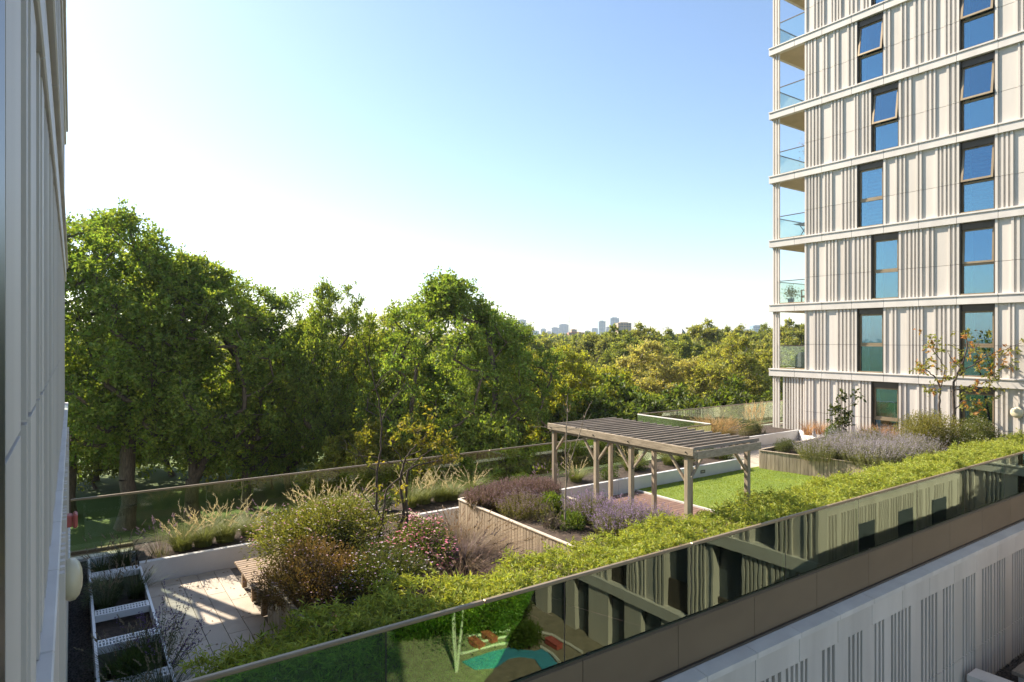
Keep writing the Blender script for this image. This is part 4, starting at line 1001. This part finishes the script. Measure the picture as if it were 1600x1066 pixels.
def pot(label, x, y, z, h, lc):
    o = thing('potted_plant', label, 'plant', (x, y, z))
    a = np.linspace(0, 2 * np.pi, 14, endpoint=False); pr = [(.001, 0), (.11, 0), (.16, .26), (.13, .26), (.12, .22), (.001, .22)]
    V = [(q * math.cos(t_), q * math.sin(t_), zz) for q, zz in pr for t_ in a]; n = 14
    link('pot', npmesh('pot', V, np.array([[i * n + j, i * n + (j + 1) % n, (i + 1) * n + (j + 1) % n, (i + 1) * n + j] for i in range(len(pr) - 1) for j in range(n)]), M['bluepot']), o, (x, y, z))
    P = rng.normal(size=(420, 3)) * np.array([.16, .16, h * .25]) + np.array([0, 0, .25 + h * .5]); V, Q = leaves(P, rdir(420, .5), .13, .03, .3)
    col(link('foliage', npmesh('foliage', V, Q, M['leafg']), o, (x, y, z)), lc)
    V, Q = tubes([([(0, 0, .2), (rng.normal(0, .08), rng.normal(0, .08), .3 + h * .6)], [.008, .004]) for _ in range(8)], 4); link('stems', npmesh('stems', V, Q, M['stemdark']), o, (x, y, z))
pot('bushy plant in a blue pot on a tower balcony', 28.3, 17.5, 6.2, .55, (.16, .17, .07))
pot('tall dry plant on the upper tower balcony', 28.7, 16.8, 12.4, 1.5, (.30, .24, .14))
g = thing('covered_furniture', 'grey covered furniture with a rounded top on a tower balcony', 'furniture cover', (28.9, 16.95, 3.1))
pts = [(-.42, 0), (-.42, .5), (-.36, .68), (-.24, .78), (0, .82), (.24, .78), (.36, .68), (.42, .5), (.42, 0)]
V, Fs = prism_x(pts, -.4, .4); link('cover', npmesh('cover', V, Fs, M['greyfab']), g, (28.9, 16.98, 3.1))
V, Fs = prism_x([(y * 1.02, min(z, .10)) for y, z in ((-.43, 0), (-.43, .1), (.43, .1), (.43, 0))], -.41, .41); link('hem', npmesh('hem', V, Fs, M['black']), g, (28.9, 16.98, 3.1))

# ------------------------------------------------------------------ courtyard below, seen only in the reflections
lb = thing('low_block', 'low ribbed courtyard building with a gravel roof', 'building', (22, -2, -8))
o = link('core', boxes_mesh('core', [((18.1, -12, -8), (27.9, 6.5, -4.25))], M['gravel'])); o.parent = lb; o.location = (-22, 2, 8)
LB = Facade(lb, 18.1, -1)
y = -12.0; rk = random.Random(9)
while y < 6.4:
    wd = rk.choice([.6, .9, 1.2]); 
    LB.bx('pier', M['clad'], 0, .25, y, min(y + wd, 6.45), -8, -5.7)
    gap = rk.choice([.9, 1.3, 1.0])
    LB.bx('glazing', M['farwin'], 0, .03, y + wd, min(y + wd + gap, 6.45), -8, -5.7)
    y += wd + gap
    if y > 6: break
LB.bx('band', M['coping'], 0, .34, -12, 6.45, -5.7, -5.3)
box('upper_block', M['clad'], (18.3, -12, -4.2), (27.5, 3.6, -.55), lb)
for (yc, wd) in rib_layout(18.4, 27.4, rk): box('rib', M['clad'], (yc - wd / 2, 3.601, -4.2), (yc + wd / 2, 3.66, -.7), lb)
for xx in (20.0, 22.6, 25.2): box('glazing', M['farwin'], (xx, 3.602, -4.0), (xx + 1.0, 3.67, -1.2), lb)
LB.bx('upper_wall', M['clad'], 0, .16, 3.601, 6.45, -5.3, -3.75); LB.bx('parapet_coping', M['coping'], -.3, .24, 3.601, 6.45, -3.75, -3.6)
for (za, zb) in ((-5.3, -2.4), (-2.0, -.4)):
    y = -12.0
    while y < 3.4:
        e = min(y + rk.choice([1.1, 1.5, 1.9]), 3.6)
        LB.bx('upper_wall', M['clad'], -.19, .16, y, e, za, zb)
        for (yc, wd) in rib_layout(y, e, rk): LB.bx('rib', M['clad'], .16, .22, yc - wd / 2, yc + wd / 2, za + .01, zb - .01)
        e2 = min(e + rk.choice([.9, 1.1]), 3.6); LB.bx('glazing', M['farwin'], -.15, -.1, e, e2, za, zb) if e2 > e + .1 else None
        y = e2
LB.bx('band', M['coping'], -.19, .3, -12, 3.6, -2.4, -2.0); LB.bx('parapet_coping', M['coping'], -.3, .3, -12, 3.6, -.4, -.2)
n = 26000; P = np.stack([rng.uniform(18.5, 27.7, n), rng.uniform(-11.8, 3.4, n), -.54 + rng.uniform(0, .2, n)], 1)
V, Q = leaves(P, rdir(n, .6), .16, .07, .3); o = col(link('roof_sedum', npmesh('roof_sedum', V, Q, M['leafg'])), (.07, .10, .03)); o['kind'] = 'stuff'; o['label'] = 'dark green planting on the low courtyard roof'; o['category'] = 'sedum'
ph = thing('roof_upstand', 'dark topped white upstand on the gravel roof below the podium wall', 'roof upstand', (20.2, 4.9, -4.25))
box('body', M['coping'], (18.9, 3.6, -4.25), (21.4, 5.75, -3.62), ph, .01); box('cap', M['slat'], (18.8, 3.5, -3.62), (21.5, 5.85, -3.52), ph, .01)
o = link('roof_gravel', npmesh('roof_gravel', *stones(5000, 18.2, 27.8, 5.0, 6.55, -4.24, .015, .035), M['gravel'])); o['kind'] = 'stuff'; o['label'] = 'dark gravel on the roof at the foot of the podium wall'; o['category'] = 'gravel'
# playground: mirrored from where the glass shows it
def mir(px, py): x, y = onz(px, py, -7.98); return x, 2 * 6.9 - y
pts = [mir(*p) for p in ((722, 1035), (760, 1022), (800, 1012), (812, 1016), (836, 1018), (848, 1014), (862, 1028), (878, 1045), (860, 1052), (846, 1046), (835, 1030), (812, 1026), (795, 1030), (772, 1044), (740, 1046))]
V = [(x, y, -7.985) for x, y in pts] + [(x, y, -7.95) for x, y in pts]; n = len(pts)
tag(link('play_surface', npmesh('play_surface', V, [np.array([[i, (i + 1) % n, n + (i + 1) % n, n + i] for i in range(n)]), np.array([list(range(n, 2 * n))])], M['blueplay'])), 'blue play surface in the courtyard mirrored in the tinted balustrade', 'play surface')
for lbl, ps in (('curved pale kerb left of the blue play surface', ((715, 1024), (760, 1014), (800, 1006))), ('outer curved pale kerb beside the red boxes', ((732, 998), (770, 990), (805, 985))), ('middle curved pale kerb left of the courtyard bush', ((745, 1005), (775, 1000), (798, 996))),
                ('curved pale kerb right of the courtyard bush', ((838, 988), (862, 994), (888, 1008), (910, 1022))), ('inner curved pale kerb right of the blue play surface', ((845, 1012), (862, 1024), (874, 1036)))):
    P = np.array([(*mir(*p), -7.93) for p in ps]); t_ = np.linspace(0, len(ps) - 1, 14); sm = np.stack([np.interp(t_, np.arange(len(ps)), P[:, j]) for j in range(3)], 1)
    V, Q = tubes([(sm, np.full(14, .06))], 6); tag(link('play_kerb', npmesh('play_kerb', V, Q, M['coping'])), lbl, 'kerb')
for lbl, p in (('red play box between the pale kerbs', (765, 1000)), ('red play box right of the courtyard bush', (865, 1010)), ('red play box at the left kerb end', (745, 1010))):
    x, y = mir(*p); o = thing('play_box', lbl, 'play box', (x, y, -7.98)); box('body', M['redpaint'], (x - .16, y - .4, -7.98), (x + .16, y + .4, -7.78), o, .02); box('lid', M['redpaint'], (x - .18, y - .42, -7.779), (x + .18, y + .42, -7.74), o, .01)
x, y = mir(822, 1010); shrub('courtyard_bush', 'round dark bush beside the blue play surface', x, y, -7.98, .9, .9, 1.0, 5000, .12, .05, (.09, .15, .03))
for i, px in enumerate((640, 668, 700, 730, 752, 775, 800)):
    x, y = mir(px, 988 - i * 2); shrub('courtyard_hedge', 'tall dark courtyard shrub behind the playground', x, y, -7.98, 1.3, 1.0, 2.6, 6000, .16, .07, (.07, .11, .03), group='shrubs behind the playground')

ctree = thing('courtyard_tree', 'pale multi stemmed young tree beside the blue play surface', 'tree', (*mir(714, 1050), -7.98))
bx0 = np.array(ctree.location)
pa = [(np.array([(0, 0, 0), (dx * .5, dy * .5, 1.4), (dx, dy, 3.4)]), [.06, .05, .02]) for dx, dy in ((-.35, .1), (-.1, -.2), (.3, .1))]
V, Q = tubes(pa, 6); link('stems', npmesh('stems', V, Q, M['coping']), ctree, bx0)
P = rng.normal(size=(2600, 3)) * np.array([.7, .7, .6]) + np.array([0, 0, 3.4]); V, Q = leaves(P, rdir(2600), .14, .08, .4); col(link('crown', npmesh('crown', V, Q, M['leafg']), ctree, bx0), (.10, .15, .03))
# ------------------------------------------------------------------ trees of the park
def crown_mesh(seed, H, cb, R, nclump, sprigs, per, leaf, top=.75, lobes=5, flat=.65, pale=False, sl=(.8, 1.7)):
    """returns (wood verts, quads), (leaf verts, quads): limbs reach clumps, clumps carry leafy sprigs"""
    r = np.random.default_rng(seed)
    ld = nrm(r.normal(size=(lobes, 3))); la = r.uniform(.12, .38, lobes)
    C3 = []
    hc = (cb + H) / 2; hh = (H - cb) / 2
    while len(C3) < nclump:
        d = nrm(r.normal(size=3)); q = r.uniform(.42, 1) ** .5
        rad = .80 + sum(a * max(0, d @ l) ** 3 for a, l in zip(la, ld)) - .1 * r.uniform()
        p = d * q * rad
        sq = 1 - .45 * max(0, p[2]) ** 1.5
        C3.append((p[0] * R * sq, p[1] * R * sq, hc + p[2] * hh))
    C3 = np.array(C3)
    # skeleton
    nodes = [np.array([0, 0, 0.])]; par = [-1]
    nt_ = 7; wob = r.normal(0, .12, (nt_, 2)).cumsum(0)
    th = cb + (H - cb) * .35
    for i in range(1, nt_):
        nodes.append(np.array([wob[i, 0], wob[i, 1], th * i / (nt_ - 1)])); par.append(i - 1)
    order = np.argsort(np.linalg.norm(C3 - np.array([0, 0, cb]), axis=1)); tips = []
    for ci in order:
        c = C3[ci]; N = np.array(nodes); dv = c - N; dist = np.linalg.norm(dv, axis=1)
        pen = dist + np.where(dv[:, 2] < .1 * dist, dist * .8, 0); pen[:2] += 50
        k = int(np.argmin(pen)); a = N[k]; m = a + (c - a) * .5 + np.array([0, 0, -.08 * dist[k]]) + r.normal(0, .035 * dist[k], 3)
        if dist[k] > 1.0: nodes.append(m); par.append(k); k = len(nodes) - 1
        nodes.append(c.copy()); par.append(k); tips.append(len(nodes) - 1)
    nn = len(nodes); cnt = np.zeros(nn); cnt[tips] = 1
    for i in range(nn - 1, 0, -1): cnt[par[i]] += cnt[i]
    rad = .025 * (H / 18) * np.maximum(cnt, 1) ** .52 + .014
    pa = []
    for i in range(1, nn):
        p0, p1 = nodes[par[i]], nodes[i]; r0 = min(rad[par[i]], rad[i] * 1.35); pa.append((np.array([p0, (p0 + p1) / 2 + r.normal(0, .03, 3), p1]), [r0, (r0 + rad[i]) / 2, rad[i]]))
    pa[0] = (pa[0][0], np.array(pa[0][1]) * np.array([1.5, 1.15, 1]))
    wood = tubes(pa, 6)
    # leaves
    ns = nclump * sprigs; cc = np.repeat(C3, sprigs, 0)
    axis = nrm(cc - np.array([0, 0, hc - .3 * hh])); dd = nrm(axis * .55 + r.normal(size=(ns, 3)) * .75 + np.array([0, 0, .18])); ln = r.uniform(*sl, ns) * (H / 20) ** .5
    t_ = r.uniform(.15, 1, (ns, per)) ** .8
    P = cc[:, None] + dd[:, None] * (ln[:, None] * t_)[..., None]; P[..., 2] += -.18 * (ln[:, None] * t_ ** 2)
    P = P.reshape(-1, 3) + r.normal(0, .10, (ns * per, 3)) * np.array([1, 1, flat])
    D = nrm(np.repeat(dd, per, 0) * .6 + r.normal(size=P.shape) * .8)
    lv = leaves(P, D, leaf * r.uniform(.65, 1.35, len(P)), leaf * .62 * r.uniform(.7, 1.3, len(P)), .45, .16, r)
    # twigs inside the clumps
    tw = tubes([(np.array([cc[i], cc[i] + dd[i] * ln[i] * .9 + np.array([0, 0, -.12 * ln[i]])]), [.018, .006]) for i in range(0, ns, 3)], 3)
    wood = merge([wood, tw])
    return wood, lv
protos = {}
def proto(key, bark, **kw):
    wd, lv = crown_mesh(**kw)
    protos[key] = (npmesh('trunk', *wd, M[bark], True), npmesh('crown', *lv, M['leaf']), kw['H'])
proto('a', 'bark', seed=1, H=20, cb=3.6, R=6.6, nclump=185, sprigs=16, per=15, leaf=.245)
proto('b', 'bark', seed=2, H=20, cb=3.0, R=6.2, nclump=180, sprigs=16, per=15, leaf=.245, lobes=7)
proto('c', 'bark', seed=3, H=20, cb=3.0, R=7.0, nclump=185, sprigs=16, per=15, leaf=.245, lobes=6)
proto('d', 'barkpale', seed=4, H=14, cb=2.5, R=5.6, nclump=170, sprigs=15, per=12, leaf=.27, sl=(.7, 1.5))
proto('e', 'barkpale', seed=5, H=14, cb=2.0, R=6.2, nclump=170, sprigs=15, per=12, leaf=.27, lobes=7, sl=(.7, 1.5))
proto('f', 'bark', seed=6, H=7, cb=.6, R=4.2, nclump=110, sprigs=14, per=11, leaf=.26)
proto('g', 'bark', seed=8, H=16, cb=2.0, R=7.0, nclump=190, sprigs=12, per=9, leaf=.46, lobes=7)
proto('h', 'bark', seed=9, H=18, cb=1.5, R=4.0, nclump=130, sprigs=12, per=9, leaf=.42, lobes=4)
def tree(key, label, px, d, topy, c, rot=0, wid=1.0, group=None, name='park_tree', zg=-8.0):
    """height from the photographed top, on the park ground"""
    x, y, zt = atd(px, topy, d); tr, cr, H = protos[key]; s = (zt - zg) / (H * .985)
    root = thing(name, label, 'tree', (x, y, zg), group); root.rotation_euler = (0, 0, rot)
    a = bpy.data.objects.new('trunk', tr); b = bpy.data.objects.new('crown', cr)
    for o in (a, b): C.objects.link(o); o.parent = root; o.scale = (s * wid, s * wid, s)
    b.color = (*c, 1)
    return root
G1, G2, G3, G4 = (.150, .215, .048), (.17, .23, .050), (.215, .25, .054), (.135, .20, .046)
tree('a', 'tallest dark maple beyond the balustrade next to the shaded block', 195, 42, 330, G1, .3)
tree('b', 'dark maple rising at the edge of the shaded block', 105, 45, 345, G4, 1.9)
tree('c', 'broad dark maple beside the tallest maple', 300, 44, 372, G2, 2.6)
tree('b', 'sloping shouldered maple between the tall maples and the lone crown', 385, 47, 440, G1, 4.1, .95)
tree('a', 'medium maple behind the slender garden tree', 515, 46, 442, G2, 5.0, .72)
tree('c', 'broad maple with a domed top left of the pergola', 695, 45, 406, G1, 1.0, .95)
tree('b', 'wide low maple shading the pergola end', 780, 47, 497, G4, 3.0, .88)
tree('a', 'low maple filling the gap behind the garden tree', 600, 52, 490, G3, 2.2, .9)
tree('c', 'low leafy maple behind the feather grasses', 455, 50, 500, G4, .6, .85)
for i, (px, d, ty) in enumerate(((150, 56, 520), (270, 58, 540), (420, 60, 550), (560, 58, 545), (700, 60, 540), (820, 60, 545), (150, 53, 640), (425, 53, 650), (560, 40, 668), (640, 42, 660), (740, 43, 645))):
    tree('f', 'small tree under the far side of the dark maples' if d > 50 else 'low leafy tree just beyond the clear balustrade', px, d, ty, (G3, G2, (.19, .20, .03))[i % 3], i * 1.3, 1.0, 'small trees behind the maples' if d > 50 else 'low trees beyond the clear balustrade', 'understorey_tree')
Yl, Ol, Pa, Dk = (.245, .265, .045), (.25, .26, .08), (.33, .315, .14), (.09, .13, .032)
tree('d', 'yellow green tree behind the far end of the pergola', 885, 52, 556, Yl, .5)
tree('e', 'yellow green tree above the pergola roof', 945, 56, 565, Yl, 2.0)
tree('d', 'pale olive tree with white limbs beyond the balustrade corner', 1010, 62, 545, Pa, 3.1, 1.05)
tree('e', 'pale straw green tree beside the white limbed one', 1075, 64, 552, Pa, .9, 1.0)
tree('d', 'olive tree rising behind the tower corner', 1150, 60, 536, Ol, 4.4, 1.1)
tree('e', 'olive tree seen through the lowest tower balcony', 1225, 64, 535, Ol, 5.2, 1.1)
tree('f', 'dark rounded bush tree over the balustrade corner', 985, 46, 600, Dk, .4, 1.0)
tree('f', 'dark green bush tree behind the balustrade corner', 1050, 48, 612, Dk, 2.4, 1.0)
tree('f', 'dark green bush tree beside the tower corner', 1165, 46, 602, (.07, .10, .02), 1.4, 1.0)
tree('f', 'yellow bush tree between pergola and balustrade corner', 920, 48, 610, Yl, 3.4, 1.0)
FarA, FarB, FarC = (.18, .21, .065), (.22, .235, .08), (.15, .18, .06)
for i, (k, px, d, ty, c) in enumerate((('h', 845, 120, 521, FarB), ('h', 868, 125, 526, FarB), ('h', 920, 115, 512, (.21, .23, .09)), ('h', 945, 112, 516, (.21, .23, .09)), ('g', 900, 140, 528, FarA), ('g', 965, 118, 514, FarA), ('g', 1005, 122, 511, FarB),
        ('g', 1045, 120, 520, FarC), ('g', 1100, 128, 506, FarB), ('g', 1130, 140, 516, FarC), ('g', 1155, 150, 513, FarB), ('g', 1198, 145, 512, FarA), ('g', 1240, 130, 505, FarB), ('g', 985, 100, 530, FarA), ('g', 1070, 104, 528, FarA), ('g', 870, 100, 545, FarB), ('g', 1190, 108, 532, FarB), ('g', 820, 110, 527, FarA), ('g', 1140, 98, 535, FarA))):
    names = ['slim pale poplar', 'rounded tree']; tree(k, ('slim poplar like tree in the distant tree line' if k == 'h' else 'rounded tree in the distant tree line'), px, d, ty, c, i * .9, 1.0, 'poplars in the distance' if k == 'h' else 'rounded trees in the distance', 'distant_tree')
# woodland too far to tell apart
r = np.random.default_rng(77); n = 420
a = r.uniform(60, 1420, n); dd = r.uniform(180, 620, n); PP = []
for px, d in zip(a, dd):
    x, y, _ = atd(px, 529, d); R = r.uniform(5, 9); H = r.uniform(9, 15) + (d - 180) / 120
    m = 300; v = nrm(r.normal(size=(m, 3))); v[:, 2] = np.abs(v[:, 2]) * 1.0 - .15
    PP.append(np.array([x, y, -8 + H * .45]) + v * np.array([R, R, H * .55]) * r.uniform(.75, 1.05, (m, 1)))
P = np.concatenate(PP); V, Q = leaves(P, rdir(len(P), .2, r), 2.0, 1.6, .4, r=r)
o = col(link('distant_woodland', npmesh('distant_woodland', V, Q, M['leaf'])), (.17, .19, .06)); o['kind'] = 'stuff'; o['label'] = 'distant green woodland of the park below the skyline'; o['category'] = 'woodland'

# ------------------------------------------------------------------ skyline
def sky_building(name, label, px0, px1, topy, d, body, winm, floors, bays, dep=24, roof=True):
    x0, y0, zt = atd((px0 + px1) / 2, topy, d); wdt = (px1 - px0) / F * d; h = zt + 8
    root = thing(name, label, 'building', (x0, y0, -8)); ang = -math.atan2(S_, C_)
    root.rotation_euler = (0, 0, ang)
    def b_(nm, mat, lo, hi):
        key = ('u', mat.name)
        if key not in _bc: _bc[key] = npmesh('unit_' + mat.name, box_v((-.5,) * 3, (.5,) * 3), BOXF, mat)
        o = bpy.data.objects.new(nm, _bc[key]); C.objects.link(o); o.parent = root
        o.location = [(lo[i] + hi[i]) / 2 for i in range(3)]; o.scale = [hi[i] - lo[i] for i in range(3)]
    b_('body', body, (-wdt / 2, 0, 0), (wdt / 2, dep, h))
    if roof: b_('roof_plant', body, (-wdt * .3, dep * .2, h), (wdt * .3, dep * .8, h * 1.03))
    zb = h * .35; fh = (h - zb) / floors
    for f in range(floors):
        b_('window_row', winm, (-wdt / 2 * .92, -.6, zb + f * fh + fh * .25), (wdt / 2 * .92, .01, zb + f * fh + fh * .8))
    for k in range(bays + 1):
        x = -wdt / 2 + wdt * k / bays; b_('pier', body, (x - wdt * .02, -1.2, 0), (x + wdt * .02, -.61, h))
    return root
gl, pl_, wn = M['farglassb'], M['farpale'], M['farwin']
sky_building('distant_tower', 'pale slanted glass tower at the left end of the skyline', 809, 822, 500, 2300, pl_, gl, 10, 3)
sky_building('distant_tower', 'narrow glass tower beside the pale slanted one', 824, 830, 508, 2300, gl, pl_, 8, 2)
sky_building('distant_tower', 'short blue tower left of the crane', 862, 873, 512, 2200, gl, pl_, 8, 3)
sky_building('distant_tower', 'taller blue tower beside the crane', 874, 888, 507, 2200, gl, pl_, 10, 3)
sky_building('distant_block', 'pinkish block right of the crane', 893, 901, 515, 900, M['fartan'], wn, 5, 3)
sky_building('distant_block', 'red brick apartment block among the tree tops', 889, 913, 519.5, 700, M['farbrick'], wn, 5, 6)
sky_building('distant_tower', 'slim blue glass tower on the skyline', 936, 946, 502, 1900, gl, pl_, 10, 2)
sky_building('distant_tower', 'tallest blue glass tower on the skyline', 954, 967, 497, 1900, gl, pl_, 12, 3)
sky_building('distant_block', 'tan brick block beside the tallest glass tower', 966, 986, 504.5, 900, M['fartan'], wn, 6, 5)
sky_building('distant_block', 'grey blue block on the skyline near the tower', 1177, 1196, 509, 1500, gl, pl_, 6, 4)
for i, (a_, b_2, ty) in enumerate(((832, 842, 517), (845, 853, 514), (855, 861, 518), (914, 922, 517), (925, 934, 513), (947, 953, 511), (988, 1000, 516), (1006, 1014, 514), (1160, 1172, 515), (752, 764, 509))):
    lab = ['low pale block right of the narrow glass tower', 'small tower before the short blue tower', 'tiny pale block beside the short blue tower', 'small pale block right of the red brick block', 'small blue block left of the slim glass tower', 'thin block between the two glass towers', 'low grey block right of the tan brick block', 'small grey block left of the spire', 'low pale block left of the grey blue block', 'hazy block behind the wide low maple'][i]
    sky_building('distant_block', lab, a_, b_2, ty, 2000 + 90 * i, (pl_, gl, pl_)[i % 3], (gl, pl_, wn)[i % 3], 5, 2)
# crane
x, y, z = atd(889.5, 520, 2100); zt = atd(889, 492, 2100)[2]; cr = thing('tower_crane', 'thin tower crane rising between the blue towers and brick block', 'crane', (x, y, -8))
V, Q = tubes([(np.array([(x, y, -8), (x, y, zt)]), [1.0, 1.0])], 4); link('mast', npmesh('mast', V - np.array([x, y, -8]), Q, M['farpale']), cr, (x, y, -8))
e = np.array(atd(868, 506, 2100)); V, Q = tubes([(np.array([(x, y, zt - 22), e]), [1.0, .7])], 4); link('jib', npmesh('jib', V - np.array([x, y, -8]), Q, M['farpale']), cr, (x, y, -8))
# spire
x, y, z = atd(1065, 520, 600); zt = atd(1065, 513, 600)[2]; sp = thing('church_spire', 'small dark pointed spire above the distant trees', 'spire', (x, y, -8))
link('tower', boxes_mesh('tower', [((-2.4, -2.4, 0), (2.4, 2.4, zt + 8 - 4.6))], M['farbrick']), sp, (x, y, -8))
V = [(-2.8, -2.8, zt + 3.4), (2.8, -2.8, zt + 3.4), (2.8, 2.8, zt + 3.4), (-2.8, 2.8, zt + 3.4), (0, 0, zt + 8.4)]
link('roof', npmesh('roof', V, np.array([[0, 1, 4], [1, 2, 4], [2, 3, 4], [3, 0, 4]]), M['farwin']), sp, (x, y, -8))

# ------------------------------------------------------------------ summer haze
hm = bpy.data.materials.new('haze_air'); hm.use_nodes = True; hn = hm.node_tree; hn.nodes.remove(hn.nodes['Principled BSDF'])
pv = hn.nodes.new('ShaderNodeVolumePrincipled'); pv.inputs['Color'].default_value = (.80, .89, 1.0, 1); pv.inputs['Density'].default_value = .00015; pv.inputs['Anisotropy'].default_value = .2
hn.links.new(pv.outputs[0], hn.nodes['Material Output'].inputs['Volume'])
hz = link('haze', boxes_mesh('haze', [((-3500, -3500, -9), (3500, 3500, 98))], hm)); hz['kind'] = 'stuff'
